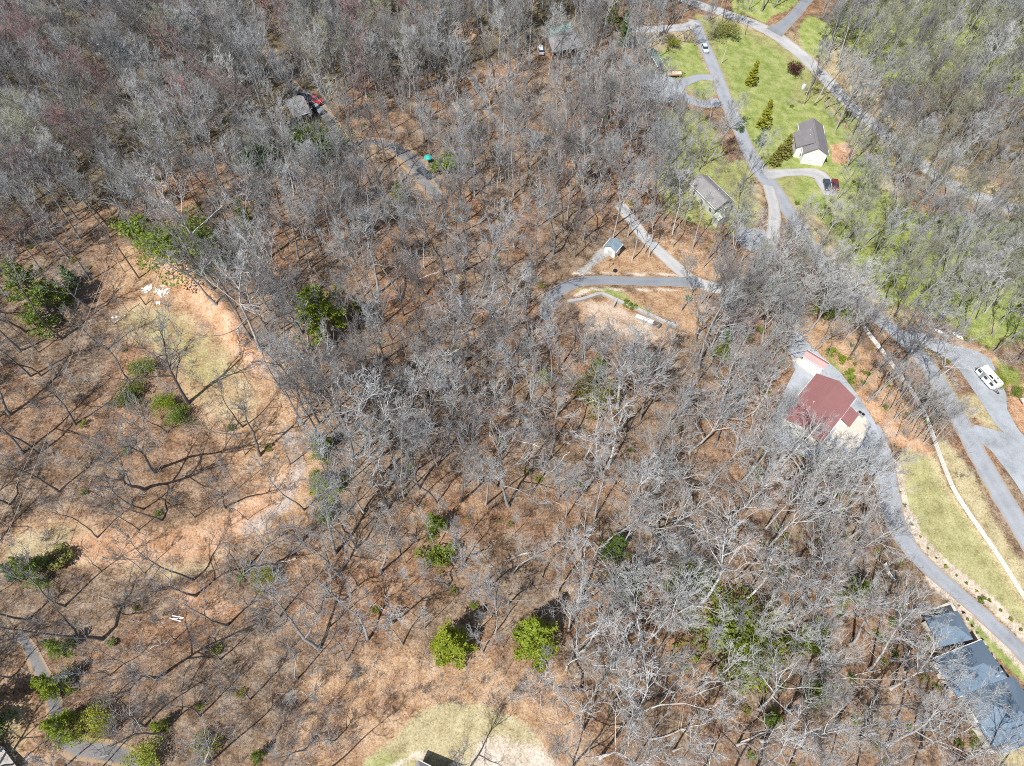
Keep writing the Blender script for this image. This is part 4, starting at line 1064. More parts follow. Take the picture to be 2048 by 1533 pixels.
for t in TREES: put(t['pos'])
def zone_of(u, v):
    for z in ZONES:
        if inside(np.array([u]), np.array([v]), z[0])[0]: return z[1:]
    return DEFAULT
def hides_kept(pos, h):
    soft = rng.uniform()
    for f in (0.45, 0.62, 0.8, 0.97):
        q = proj(np.array([pos[0], pos[1], pos[2] + h * f]))
        for K in KEEPN:
            if inside(q[:1], q[1:], K)[0]: return True
        if f > 0.5 and soft < 0.82 and any(inside(q[:1], q[1:], K)[0] for K in SOFT): return True
    return False
cand = rng.uniform([-205, 4], [235, 290], (38000, 2))
for x, y in cand:
    z = float(terr(x, y)); uv = proj(np.array([x, y, z])); top = proj(np.array([x, y, z + 18]))
    if not (-130 < uv[0] < 2180 and top[1] < 1560 and uv[1] > -110) and not (-130 < top[0] < 2180 and top[1] < 1540 and uv[1] > -110): continue
    sp, hh, st, tn = zone_of(uv[0], uv[1])
    sp *= 1.0 + 0.55 * float(hash_noise(np.array([x]), np.array([y]), 0.085, 21)[0])
    if not near_ok((x, y), sp * rng.uniform(0.70, 1.12)): continue
    if any(inside(uv[:1], uv[1:], np.array(b))[0] for b in BUILDINGS_PX): continue
    if any((x - e[0][0]) ** 2 + (y - e[0][1]) ** 2 < (e[1] * 0.8) ** 2 for e in EVERGREENS): continue
    if not off_roads((x, y), 0.6) or not off_lots((x, y), 0.6): continue
    h = rng.uniform(*hh)
    if hides_kept((x, y, z), h) and rng.uniform() > 0.03: continue
    if any(inside(uv[:1], uv[1:], K)[0] for K in KEEPN): continue
    style = st[rng.randint(len(st))]
    if style.startswith('slim'): h *= 0.8
    tone = tn[rng.randint(len(tn))]
    add_tree(np.array([x, y, z]), h, style, tone, wide=rng.uniform(0.85, 1.12))
    put((x, y))

# the 300 that show largest stand as things; the rest of the wood is one mass
def shows(t):
    p = t['pos']; a = proj(p); b = proj(p + np.array([0, 0, t['h']])); c = (a + b) / 2
    if not (0 < c[0] < 2048 and 0 < c[1] < 1533): return 0
    crown = {'o': 1.5, 'f': 1.05, 't': 1.0, 'l': 1.1, 's': 0.6}[t['style'][0]] * t['wide']
    dist = np.linalg.norm(p - CAMP)
    return crown * (t['h'] / dist) ** 2
TREES.sort(key=shows, reverse=True)
N_THINGS = 300
LANDMARKS = [   # pixel, phrase
    (1220, 497, "the blue roofed shed"), (1655, 790, "the red roofed house"), (1625, 280, "the white gabled house"), (1420, 395, "the grey roofed house"),
    (905, 1300, "the lone conical pine"), (1066, 1288, "the twig veiled pine"), (662, 665, "the big yellow green pine"), (104, 625, "the large dark evergreen"),
    (320, 585, "the white rubble"), (355, 1237, "the white planks"), (278, 557, "the dark utility pole"), (1705, 1190, "the very bright round pine"),
    (1930, 1290, "the blue roofed house"), (1978, 752, "the white camper"), (1250, 635, "the walled dirt yard"), (655, 985, "the sandy track evergreens"),
    (872, 1062, "the half hidden evergreen"), (900, 1480, "the lower meadow"), (1088, 758, "the small golden evergreen"), (1225, 1105, "the dark thicket evergreen"),
    (120, 1375, "the gravel track evergreen"), (205, 1278, "the wide forked tree"), (335, 812, "the clearing thicket"), (1780, 840, "the white fence bend"),
    (1480, 690, "the red budded tree"), (857, 322, "the teal canopy"), (520, 1515, "the bottom edge evergreen"), (1460, 1290, "the low evergreen thicket"),
    (82, 1148, "the black shadowed evergreen"), (1540, 1440, "the evergreen sapling"), (1085, 620, "the asphalt drive bend"), (1540, 500, "the gravel lane bend"),
    (430, 535, "the clay bank evergreen"), (1350, 1190, "the yellowish evergreen"), (1195, 748, "the great tree's evergreen"), (1633, 1395, "the isolated green shrub"), (300, 1100, "the clay road"),
]
LMP = np.array([(a, b) for a, b, _ in LANDMARKS], float)
ORD = ["nearest", "second", "third", "fourth", "fifth", "sixth", "seventh", "eighth", "ninth", "tenth", "eleventh", "twelfth", "thirteenth", "fourteenth", "fifteenth", "sixteenth", "seventeenth", "eighteenth", "nineteenth", "twentieth"]
def describe(t):
    s = t['style'][:4]
    shape = {'oak_': "spreading", 'lean': "crooked", 'slim': "slender", 'fine': "twiggy", 'tall': "straight"}[s]
    tone = {'grey': "grey", 'pale': "pale", 'dark': "dark", 'red': "red budded", 'green': "greenish"}[t['tone']]
    return f"{shape} {tone} bare tree"
buckets = {}
for i, t in enumerate(TREES[:N_THINGS]):
    uv = proj(t['pos']); d = LMP - uv; k = int(np.argmin((d ** 2).sum(1))); dx, dy = uv - LMP[k]
    side = ("right of" if dx > 0 else "left of") if abs(dx) > abs(dy) else ("below" if dy > 0 else "above")
    buckets.setdefault((k, side, describe(t)), []).append((dx * dx + dy * dy, i))
LABEL = {}
for (k, side, desc), lst in buckets.items():
    for r, (_, i) in enumerate(sorted(lst)):
        LABEL[i] = f"{desc} {side} {LANDMARKS[k][2]}" if len(lst) == 1 else f"{ORD[min(r, 19)]} {desc} {side} {LANDMARKS[k][2]}" if r else f"{desc} closest {side} {LANDMARKS[k][2]}"
for i, t in enumerate(TREES[:N_THINGS]):
    o = place_tree(t['pos'], t['h'], t['rz'], t['style'], t['tone'], t['lean'], wide=t['wide'])
    tag(o, LABEL[i], "bare tree", "leafless trees of the wood")

# ---- scatter of many small or far ones as ONE object
def scatter(name, items, sources, label):
    """items: (pos, rot(3), scale(3), source index); sources: list of lists of unlinked mesh objects"""
    me = bpy.data.meshes.new(name)
    me.vertices.add(len(items)); me.vertices.foreach_set("co", np.array([i[0] for i in items], np.float32).ravel())
    for an, ty, data in (("rot", 'FLOAT_VECTOR', np.array([i[1] for i in items], np.float32)), ("scl", 'FLOAT_VECTOR', np.array([i[2] for i in items], np.float32))):
        a = me.attributes.new(an, ty, 'POINT'); a.data.foreach_set("vector", data.ravel())
    a = me.attributes.new("src", 'INT', 'POINT'); a.data.foreach_set("value", np.array([i[3] for i in items], np.int32))
    o = bpy.data.objects.new(name, me); COL.objects.link(o)
    ng = bpy.data.node_groups.new(name + "_scatter", 'GeometryNodeTree')
    ng.interface.new_socket("Geometry", in_out='INPUT', socket_type='NodeSocketGeometry')
    ng.interface.new_socket("Geometry", in_out='OUTPUT', socket_type='NodeSocketGeometry')
    N = ng.nodes; Lk = ng.links
    gi = N.new("NodeGroupInput"); go = N.new("NodeGroupOutput"); jn = N.new("GeometryNodeJoinGeometry")
    def named(nm, ty):
        n = N.new("GeometryNodeInputNamedAttribute"); n.data_type = ty; n.inputs[0].default_value = nm; return n.outputs[0]
    rot, scl, src = named("rot", 'FLOAT_VECTOR'), named("scl", 'FLOAT_VECTOR'), named("src", 'INT')
    for k, objs in enumerate(sources):
        cmp_ = N.new("FunctionNodeCompare"); cmp_.data_type = 'INT'; cmp_.operation = 'EQUAL'
        Lk.new(src, cmp_.inputs[2]); cmp_.inputs[3].default_value = k
        for ob in objs:
            oi = N.new("GeometryNodeObjectInfo"); oi.inputs['Object'].default_value = ob; oi.inputs['As Instance'].default_value = True
            ip = N.new("GeometryNodeInstanceOnPoints")
            Lk.new(gi.outputs[0], ip.inputs['Points']); Lk.new(cmp_.outputs[0], ip.inputs['Selection'])
            Lk.new(oi.outputs['Geometry'], ip.inputs['Instance'])
            e2r = N.new("FunctionNodeEulerToRotation"); Lk.new(rot, e2r.inputs[0]); Lk.new(e2r.outputs[0], ip.inputs['Rotation'])
            Lk.new(scl, ip.inputs['Scale']); Lk.new(ip.outputs[0], jn.inputs[0])
    Lk.new(jn.outputs[0], go.inputs[0])
    md = o.modifiers.new("scatter", 'NODES'); md.node_group = ng
    return tag(o, label, kind='stuff')

rest = TREES[N_THINGS:]
keys = sorted({(t['style'], t['tone']) for t in rest})
items = [(t['pos'], (t['lean'][0], t['lean'][1], t['rz']), (t['h'] / STYLES[t['style']]['H'] * t['wide'],) * 2 + (t['h'] / STYLES[t['style']]['H'],), keys.index((t['style'], t['tone']))) for t in rest]
scatter("bare_woods", items, [list(tree_meshes(*k)) for k in keys], "mass of leafless grey trees filling the rest of the wood")
print("TREES", len(TREES), "things", min(N_THINGS, len(TREES)), "rest", len(rest))

# undergrowth: thin saplings and leafless brush, and low green sprigs
def brush_geo(seed, h=2.2, stems=9, n2=5, n3=3, spread=0.6):
    r_ = np.random.RandomState(seed)
    az = r_.uniform(0, 6.28, stems)
    b = np.stack([np.cos(az), np.sin(az), np.zeros(stems)], 1) * r_.uniform(0, 0.35, (stems, 1)); b[:, 2] = -0.1
    d = np.stack([np.cos(az) * spread, np.sin(az) * spread, np.ones(stems)], 1)
    L = h * r_.uniform(0.6, 1.1, stems)
    P, rd = grow(r_, b, d, L, np.full(stems, 0.022), 5, 0.1, 0.12)
    b, d, l, q = sprout(r_, P, rd, L, n2, 0.25, 1.0, 40, 14, 0.5)
    P2, r2 = grow(r_, b, d, l, np.full(len(l), 0.014), 3, 0.2, 0.12)
    b, d, l3, q = sprout(r_, P2, r2, l, n3, 0.2, 1.0, 40, 14, 0.6)
    P3, r3 = grow(r_, b, d, l3, np.full(len(l3), 0.010), 2, 0.1, 0.1)
    return join([tubes(P, rd, 3), tubes(P2, r2, 3), tubes(P3, r3, 3)])
BR = []
for s, (h, st, sp, mt) in enumerate([(2.4, 8, 0.5, 'twig'), (1.4, 10, 0.9, 'bark_dark'), (5.0, 3, 0.25, 'twig'), (3.2, 5, 0.4, 'twig_red')]):
    v, f = brush_geo(40 + s, h, st, spread=sp)
    BR.append([mesh_obj("brush", v, f, M[mt], link=False)])
sv, sf = EG['shrub_a'][1]
BR.append([mesh_obj("sprig", sv, sf, M['laurel'], link=False)])
BR.append([mesh_obj("sprig", sv, sf, M['olive'], link=False)])
def pieces(rng, n=34):
    C = rng.normal(0, 1.5, (n, 3)); C[:, 2] = rng.uniform(0.02, 0.06, n)
    d = rng.normal(0, 1, (n, 3)); d[:, 2] *= 0.05; L = rng.uniform(0.3, 1.8, n)
    P, rd = grow(rng, C, d, L, rng.uniform(0.015, 0.035, n), 3, 0, 0.08)
    return tubes(P, rd, 3)
dv, df = pieces(np.random.RandomState(9))
BR.append([mesh_obj("fallen_twigs", dv, df, M['twig_pale'], link=False)])
its = []
r2_ = np.random.RandomState(77)
BRUSH_PX = [(560, 1400, 720, 1533, 60), (620, 1310, 1150, 1430, 90), (0, 420, 330, 560, 30), (60, 1130, 640, 1500, 170), (0, 640, 240, 1020, 60)]
for x, y in r2_.uniform([-180, 4], [200, 250], (9500, 2)):
    z = float(terr(x, y)); u, v = proj(np.array([x, y, z]))
    if not (-40 < u < 2090 and -30 < v < 1560): continue
    A = np.array([u]); B = np.array([v])
    if any(inside(A, B, K)[0] for K in KEEPN): continue
    if any(inside(A, B, np.array(b))[0] for b in BUILDINGS_PX): continue
    if not off_roads((x, y), -0.4) or not off_lots((x, y), -0.2): continue
    right = u > 1500
    p = [0.27, 0.18, 0.16, 0.05, 0.02, 0.02, 0.30] if not right else [0.28, 0.13, 0.13, 0.06, 0.11, 0.11, 0.18]
    k = r2_.choice(7, p=p); s = r2_.uniform(0.6, 1.3) * (0.38 if k in (4, 5) else 1.0)
    its.append(((x, y, z), (r2_.normal(0, 0.08), r2_.normal(0, 0.08), r2_.uniform(0, 6.28)), (s, s, s), int(k)))
for u0, v0, u1, v1, n in BRUSH_PX:
    for _ in range(n):
        g = ground(r2_.uniform(u0, u1), r2_.uniform(v0, v1)); s = r2_.uniform(0.5, 1.0)
        its.append((tuple(g), (0, 0, r2_.uniform(0, 6.28)), (s, s, s * 0.8), int(r2_.choice([0, 1, 1, 3]))))
scatter("undergrowth", its, BR, "leafless brush, saplings, sprigs and fallen twigs on the wood floor")

# ------------------------------------------------------------------ buildings
def frame(p0, p1, p2, h):
    """roof corner pixels p0-p1 along the length, p2 across from p1, at eave height h -> centre, yaw, length, width"""
    g = ground((p0[0] + p2[0]) / 2, (p0[1] + p2[1]) / 2)
    z0 = g[2]
    for _ in range(4):
        A, B, C = (at_h(*p, z0 + h) for p in (p0, p1, p2))
        c = (A + C) / 2; z0 = float(terr(c[0], c[1]))
    ax = (B - A)[:2]; L = np.linalg.norm(ax); ax = ax / L
    W = abs(np.dot((C - B)[:2], np.array([-ax[1], ax[0]])))
    s = np.sign(np.dot((C - B)[:2], np.array([-ax[1], ax[0]])))
    c = A[:2] + ax * L / 2 + np.array([-ax[1], ax[0]]) * s * W / 2
    return np.array([c[0], c[1], z0]), math.atan2(ax[1], ax[0]), L, W

def roof_mb(L, W, he, hr, hip=0.0, th=0.16, trim=False):
    mb = MB(); x, y = L / 2, W / 2; r = max(x - hip, 0.05) if hip else x
    top = [(-x, -y, he), (x, -y, he), (x, y, he), (-x, y, he), (-r, 0, hr), (r, 0, hr)]
    vs = [(a, b, c + th) for a, b, c in top] + [(a, b, c) for a, b, c in top]
    fs = [(0, 1, 5, 4), (2, 3, 4, 5), (6, 10, 11, 7), (8, 11, 10, 9), (0, 6, 7, 1), (2, 8, 9, 3)]
    if hip: fs += [(1, 2, 5), (3, 0, 4), (7, 11, 8), (9, 10, 6), (1, 7, 8, 2), (3, 9, 6, 0)]
    else: fs += [(1, 7, 11, 5), (5, 11, 8, 2), (0, 4, 10, 6), (4, 3, 9, 10)]
    return mb.add(vs, fs)

def gable_mb(L, W, he, hr, gable=True):
    mb = MB(); x, y = L / 2, W / 2
    if not gable: return mb.box((0, 0, he / 2 - 0.3), (L, W, he + 0.6))
    pr = [(-y, -0.6), (y, -0.6), (y, he - 0.05), (0, hr - 0.05), (-y, he - 0.05)]
    vs = [(-x, a, b) for a, b in pr] + [(x, a, b) for a, b in pr]
    return mb.add(vs, [(0, 1, 2, 3, 4), (9, 8, 7, 6, 5)] + [(i, i + 5, (i + 1) % 5 + 5, (i + 1) % 5) for i in range(5)])

def opening(parent, kind, c, axis, sign, w, h, frame_m, fill_m, off=None):
    """window or door on a wall whose outer face is at c; axis 0 = wall normal along x"""
    def bx(ww, hh, t, o):
        q = list(c); q[axis] += sign * o
        return MB().box(q, (t, ww, hh) if axis == 0 else (ww, t, hh))
    fr = bx(w + 0.2, h + 0.2, 0.08, 0.03).build("window_frame" if kind == 'window' else kind, frame_m, parent)
    if kind == 'window': bx(w, h, 0.06, 0.06).build("pane", fill_m, fr)
    elif kind == 'door':
        bx(w, h, 0.06, 0.06).build("door_leaf", fill_m, fr)
    return fr

def building(name, cat, label, p0, p1, p2, he, hr, wall, roof, over=0.45, hip=0.0, wins=True, extra=None, gable_wins=True):
    c, yaw, L, W = frame(p0, p1, p2, he)
    root = empty(name, c, yaw, label, cat)
    l, w = L - 2 * over, W - 2 * over
    slope = (hr - he) / (W / 2)
    wob = gable_mb(l, w, he + over * slope, hr, gable=hip == 0)
    wob.build("wall", wall, root)
    ro = roof_mb(L, W, he, hr, hip).build("roof", roof, root)
    if not hip:
        MB().box((0, 0, hr + 0.17), (L + 0.02, 0.28, 0.05)).build("ridge_cap", roof, ro)
    for s in (-1, 1):
        MB().box((0, s * (W / 2 + 0.06), he + 0.06), (L, 0.12, 0.12)).build("gutter", M['white'], root)
    if wins:
        n = max(2, int(l / 3.6))
        for s in (-1, 1):
            for k in range(n):
                x = -l / 2 + (k + 0.5) * l / n
                if k == n // 2 and s == -1:
                    opening(root, 'door', (x, s * w / 2, 1.05), 1, s, 0.95, 2.05, M['white'], M['brown_wood'])
                else:
                    opening(root, 'window', (x, s * w / 2, 1.55), 1, s, 1.0, 1.15, M['white'], M['glass'])
            if not gable_wins: continue
            opening(root, 'window', (s * l / 2, -w * 0.22, 1.55), 0, s, 0.9, 1.15, M['white'], M['glass'])
            opening(root, 'window', (s * l / 2, w * 0.22, 1.55), 0, s, 0.9, 1.15, M['white'], M['glass'])
    if extra: extra(root, L, W, l, w, he, hr)
    return root

def add_block(root, p0, p1, p2, he, hr, wall, roof, over=0.35, hip=0.0, dz=0.0):
    """one more roofed wing of the same house, in the root's own frame"""
    c, yaw, L, W = frame(p0, p1, p2, he)
    z = root.location.z
    for _ in range(3):
        A, B, C = (at_h(*p, z + he + dz) for p in (p0, p1, p2))
        ax = (B - A)[:2]; L = np.linalg.norm(ax); ax /= L
        nrm = np.array([-ax[1], ax[0]]); q = np.dot((C - B)[:2], nrm); W = abs(q)
        cc = A[:2] + ax * L / 2 + nrm * q / 2
    m = Matrix.Translation((cc[0], cc[1], z + dz)) @ Matrix.Rotation(math.atan2(ax[1], ax[0]), 4, 'Z')
    bpy.context.view_layer.update()
    rel = root.matrix_world.inverted() @ m
    wo = gable_mb(L - 2 * over, W - 2 * over, he + over * (hr - he) / (W / 2), hr, gable=hip == 0).build("wall", wall, root); wo.matrix_local = rel
    ro = roof_mb(L, W, he, hr, hip).build("roof", roof, root); ro.matrix_local = rel
    return rel, L, W

def vents(root, pts, mat='white', h=0.45):
    for x, y, z in pts:
        MB().cyl((x, y, z - 0.2), (x, y, z + h), 0.09, n=8).build("vent_pipe", M[mat], root)

# red metal roofed house with its side wing
def red_extra(root, L, W, l, w, he, hr):
    bpy.context.view_layer.update()
    inv = root.matrix_world.inverted(); z = root.location.z
    q = [inv @ Vector(at_h(u, v, z + 2.4)) for u, v in ((1701, 819), (1715, 834), (1698, 854), (1683.5, 843.5))]
    sy = 1 if q[1].y > 0 else -1
    x0, x1 = min(p.x for p in q), max(p.x for p in q)
    ye, yo = W / 2, max(abs(q[1].y), abs(q[2].y)); sl = (hr - he) / (W / 2)
    zo = he - sl * (yo - ye)
    vs = [(x, sy * y, zz + t) for t in (0.15, 0.0) for x, y, zz in ((x0, ye - 0.35, he + sl * 0.35), (x1, ye - 0.35, he + sl * 0.35), (x1, yo, zo), (x0, yo, zo))]
    MB().add(vs, [(0, 1, 2, 3), (4, 7, 6, 5), (0, 4, 5, 1), (1, 5, 6, 2), (2, 6, 7, 3), (3, 7, 4, 0)]).build("roof", M['red_metal'], root)
    MB().box(((x0 + x1) / 2, sy * ((ye + yo) / 2 - 0.4), (zo - 0.1) / 2 - 0.3), (x1 - x0 - 0.5, yo - ye, zo + 0.45)).build("wall", M['cream'], root)
    vents(root, [(0.5, -sy * 1.5, hr - 0.45), (l / 2 - 1.2, sy * 2.2, hr - 0.6)])
red = building("red_roofed_house", "house", "large house with dark red metal roof and side wing beside a cream patio", (1632.6, 747.6), (1560, 836), (1640, 891), 3.2, 5.0, M['cream'], M['red_metal'], 0.5, extra=red_extra)
gar = building("garage", "garage", "long cream garage with a dark red metal roof above the larger red house", (1605, 713.5), (1648, 740), (1657, 727), 2.9, 3.9, M['cream'], M['red_metal'], 0.25, wins=False)
_c, _y, _L, _W = frame((1605, 713.5), (1648, 740), (1657, 727), 2.9)
_s = -1 if (Matrix.Rotation(_y, 3, 'Z') @ Vector((0, -1, 0))).y < 0 else 1
for k in range(3):
    f = MB().box((-_L / 2 + (k + 0.5) * _L / 3, _s * (_W / 2 - 0.25 + 0.03), 1.15), (_L / 3 - 0.5, 0.08, 2.2)).build("garage_door", M['white'], gar)
def white_extra(root, L, W, l, w, he, hr):
    add_block(root, (1587, 266), (1592, 296), (1654, 287), 4.0, 6.15, M['white_siding'], M['shingle_grey'], 0.4)
    sx = 1 if (Matrix.Rotation(root.rotation_euler.z, 3, 'Z') @ Vector((1, 0, 0))).y < 0 else -1
    for k in (-1, 1):
        d = MB().box((sx * (l / 2 + 0.03), k * w * 0.23, 1.1), (0.08, w * 0.36, 2.15)).build("garage_door", M['white'], root)
        for j in range(1, 4):
            MB().box((sx * (l / 2 + 0.08), k * w * 0.23, 0.05 + j * 0.53), (0.03, w * 0.36, 0.04)).build("panel_groove", M['steel'], d)
    vents(root, [(-1.5, -w * 0.2, hr - 0.6), (0.6, -w * 0.24, hr - 0.7)])
    sy = -1 if (Matrix.Rotation(root.rotation_euler.z, 3, 'Z') @ Vector((0, 1, 0))).x > 0 else 1
    dk = MB()
    dk.box((l * 0.12, sy * (w / 2 + 3.2), 1.6), (4.2, 2.2, 0.16))
    for a in (-1, 1):
        for b in (-1, 1): dk.box((l * 0.12 + a * 1.9, sy * (w / 2 + 3.2) + b * 0.95, 0.7), (0.16, 0.16, 1.7))
    dk.box((l * 0.12, sy * (w / 2 + 4.25), 2.15), (4.2, 0.08, 0.9))
    dk.build("deck", M['brown_wood'], root)
wh = building("white_gabled_house", "house", "white gabled house with grey shingle roof and two garage doors on the lawn", (1645.5, 252), (1658, 312), (1607, 312), 4.0, 6.3, M['white_siding'], M['shingle_grey'], 0.4, extra=white_extra, gable_wins=False)
def sage_extra(root, L, W, l, w, he, hr):
    vents(root, [(1.0, w * 0.2, hr - 0.6)])
sg = building("grey_roofed_house", "house", "sage green house with weathered grey roof half hidden by bare trees", (1378, 367), (1432, 421), (1466, 402), 3.4, 5.2, M['sage'], M['shingle_mid'], 0.45, extra=sage_extra)
add_block(sg, (1425, 432), (1437, 443), (1450, 432), 2.6, 3.1, M['sage'], M['sage'], 0.2)
def shed_extra(root, L, W, l, w, he, hr):
    opening(root, 'door', (-l / 2, 0, 1.0), 0, -1, 1.2, 1.9, M['white'], M['sage'])
shed = building("garden_shed", "shed", "small white shed with a leaf strewn blue grey roof at the gravel path end", (1207, 494), (1221, 477.5), (1243.5, 492), 2.4, 3.5, M['white_siding'], M['shed_roof'], 0.3, wins=False, extra=shed_extra)
teal = building("teal_roofed_house", "house", "house with pale teal metal roof hidden among bare trees near the top", (1090, 58), (1134, 49), (1140, 66), 3.2, 4.8, M['brown_wood'], M['teal_roof'], 0.5)
add_block(teal, (1084, 74), (1144, 62), (1155, 96), 3.4, 5.4, M['brown_wood'], M['shingle_mid'], 0.5)
cab = building("dark_roofed_cabin", "cabin", "dark roofed cabin screened by twigs beside the parked grey pickup", (566, 203), (600, 192), (612, 228), 3.0, 5.0, M['brown_wood'], M['shingle_mid'], 0.5)
add_block(cab, (567, 246), (586, 236), (596, 246), 2.4, 3.0, M['brown_wood'], M['dark_roof'], 0.3)
grn = building("green_roofed_barn", "barn", "small barn with faded green roof at the wood edge beside the loop drive", (1311, 102), (1329, 133), (1312, 128), 2.6, 3.6, M['brown_wood'], M['green_roof'], 0.3, wins=False)
far = building("pale_roofed_cabin", "cabin", "small pale roofed cabin glimpsed through twigs in the top left wood", (178, 78), (204, 74), (212, 88), 2.8, 4.2, M['white_siding'], M['stone'], 0.4)

# slate blue roofed house at the lower right: three stepped blocks and a porch
blue = building("blue_roofed_house", "house", "large stepped house with slate blue roof and pale porch at the lower right", (1866, 1318), (1963, 1280), (2008, 1358), 3.4, 6.0, M['cream'], M['shingle_blue'], 0.4, hip=4.2)
add_block(blue, (1849, 1237), (1914, 1222), (1947, 1279), 3.2, 5.0, M['cream'], M['shingle_blue'], 0.4, hip=3.0)
rel3, L3, W3 = add_block(blue, (1925, 1392), (2026, 1352), (2100, 1470), 3.5, 6.6, M['cream'], M['shingle_blue'], 0.4, hip=5.0)
add_block(blue, (1955, 1450), (2048, 1412), (2075, 1470), 3.3, 5.6, M['cream'], M['shingle_blue'], 0.4, hip=4.0)
vents(blue, [(2.6, -2.6, 5.2), (3.6, -2.2, 5.3), (-3.0, 2.0, 5.3)])
bpy.context.view_layer.update()
def beam_px(mb, inv, a, b, h0, w, t):
    A = at_h(*a, blue.location.z + h0); B = at_h(*b, blue.location.z + h0)
    mb.beam(inv @ Vector(A), inv @ Vector(B), w, t)
inv = blue.matrix_world.inverted()
pm = MB(); beam_px(pm, inv, (1934, 1408), (1994, 1503), 2.9, 0.9, 0.14)
pm.build("porch_roof_edge", M['cream'], blue)
for f in np.linspace(0.03, 0.97, 7):
    a = np.array([1934, 1408]) * (1 - f) + np.array([1994, 1503]) * f
    A = Vector(at_h(a[0], a[1], blue.location.z + 2.8)); b = Vector((A.x, A.y, float(terr(A.x, A.y)) - 0.2))
    MB().cyl(inv @ b, inv @ A, 0.10, n=8).build("porch_post", M['white'], blue)

low = building("corner_roofed_house", "house", "corner of a grey roofed house casting a black shadow at the bottom edge", (836, 1521), (905, 1556), (868, 1618), 2.7, 4.2, M['cream'], M['shingle_mid'], 0.4, hip=4.0, wins=False)

# plank deck in the bottom left corner
g = ground(8, 1530); dk = empty("plank_deck", g, 0, "weathered grey plank deck in the bottom left corner", "deck")
pts = [at_h(u, v, g[2] + 0.9) - g for u, v in [(-70, 1480), (2, 1492), (34, 1535), (20, 1590), (-70, 1590)]]
MB().prism([(p[0], p[1]) for p in pts], 0.75, 0.9).build("boards", M['plank'], dk)
for p in pts:
    MB().box((p[0] * 0.93, p[1] * 0.93, 0.3), (0.15, 0.15, 0.9)).build("leg", M['pole'], dk)

# ------------------------------------------------------------------ walls, fences, posts and wires
def world_path(pix, step):
    C = catmull([ground(*p) for p in pix], 0.4)
    d = np.concatenate([[0], np.cumsum(np.linalg.norm(np.diff(C[:, :2], axis=0), axis=1))])
    n = max(2, int(round(d[-1] / step)) + 1)
    s = np.linspace(0, d[-1], n)
    P = np.stack([np.interp(s, d, C[:, k]) for k in range(3)], 1)
    P[:, 2] = terr(P[:, 0], P[:, 1])
    return P

def board_fence(name, cat, label, pix, h, mat, step=2.4, rails=(0.25, 0.6, 0.95), rail_h=0.26, post=0.15, rail_t=0.05):
    P = world_path(pix, step); o = P[len(P) // 2]
    root = empty(name, o, 0, label, cat)
    mb = MB()
    for a, b in zip(P[:-1], P[1:]):
        for z in rails:
            mb.beam(a - o + np.array([0, 0, z * h]), b - o + np.array([0, 0, z * h]), rail_t, rail_h)
    mb.build("rails", mat, root)
    for p in P:
        q = p - o
        MB().box((q[0], q[1], q[2] + h / 2 - 0.1), (post, post, h + 0.25)).build("post", mat, root)
    return root
FENCE = [(1699, 619), (1717, 646), (1740, 678), (1762, 706), (1785, 738), (1801, 760), (1818, 783), (1834, 808), (1849, 838), (1861, 870), (1873, 905), (1886, 940), (1904, 982), (1930, 1024), (1965, 1074), (2000, 1126), (2032, 1177), (2075, 1245)]
board_fence("white_fence", "fence", "long white board fence running beside the grey lane", FENCE, 1.35, M['white'], 2.4, (0.22, 0.55, 0.88), 0.34, 0.17, 0.07)
board_fence("white_fence", "fence", "short white fence return at the upper end of the long fence", [(1676, 623), (1697, 619.5)], 1.3, M['white'], 1.5, (0.25, 0.6, 0.92), 0.3, 0.16)
board_fence("white_fence", "fence", "short broken white fence beside the shaded drive left of the lawn", [(1768, 1130), (1775, 1150), (1786, 1163)], 1.1, M['white'], 1.4, (0.3, 0.8), 0.35, 0.16)

def wall_path(name, cat, label, pix, h, w, mat, step=1.6):
    P = world_path(pix, step); o = P[len(P) // 2]
    mb = MB()
    T = np.gradient(P[:, :2], axis=0); T /= np.linalg.norm(T, axis=1)[:, None]
    N_ = np.stack([-T[:, 1], T[:, 0]], 1)
    vs = []
    for p, n in zip(P, N_):
        for s, z in ((-1, -0.4), (-1, h), (1, h), (1, -0.4)):
            vs.append((p[0] - o[0] + n[0] * s * w / 2, p[1] - o[1] + n[1] * s * w / 2, p[2] - o[2] + z))
    fs = []
    for i in range(len(P) - 1):
        for k in range(4):
            fs.append((i * 4 + k, i * 4 + (k + 1) % 4, i * 4 + 4 + (k + 1) % 4, i * 4 + 4 + k))
    fs += [(3, 2, 1, 0), tuple(len(vs) - 4 + k for k in range(4))]
    mb.add(vs, fs)
    ob = mb.build(name, mat); ob.location = o
    return tag(ob, label, cat)
wall_path("block_wall", "wall", "grey block wall along the lawn above the dirt yard", [(1135, 606), (1165, 601), (1203, 590), (1226, 600), (1285, 626), (1352, 656)], 0.7, 0.75, M['stone'])
wall_path("block_wall", "wall", "short grey cross wall at the gap in the dirt yard", [(1233, 603), (1226, 616)], 0.9, 0.4, M['stone'], 0.6)
wall_path("timber_edging", "edging", "thin weathered timber edging on the near side of the dirt yard", [(1166, 651), (1182, 657), (1200, 663)], 0.3, 0.25, M['log'], 0.8)
c, yaw, L, W = frame((1274, 628), (1308, 641.5), (1305, 648), 1.2)
t = empty("low_shelter", c, yaw, "long low white roofed shelter against the block wall", "shelter")
MB().box((0, 0, 0.5), (L - 0.2, W - 0.2, 1.2)).build("wall", M['stone'], t)
MB().box((0, 0, 1.17), (L, W, 0.1)).build("roof", M['white'], t, 0.02)
MB().box((L * 0.18, 0, 1.26), (0.5, 0.35, 0.1)).build("vent", M['blue_pad'], t)
c, yaw, L, W = frame((1309, 641.5), (1323, 647), (1320, 652.5), 1.2)
t = empty("dark_lean_to", c, yaw, "small dark roofed lean-to next to the low white shelter", "lean-to")
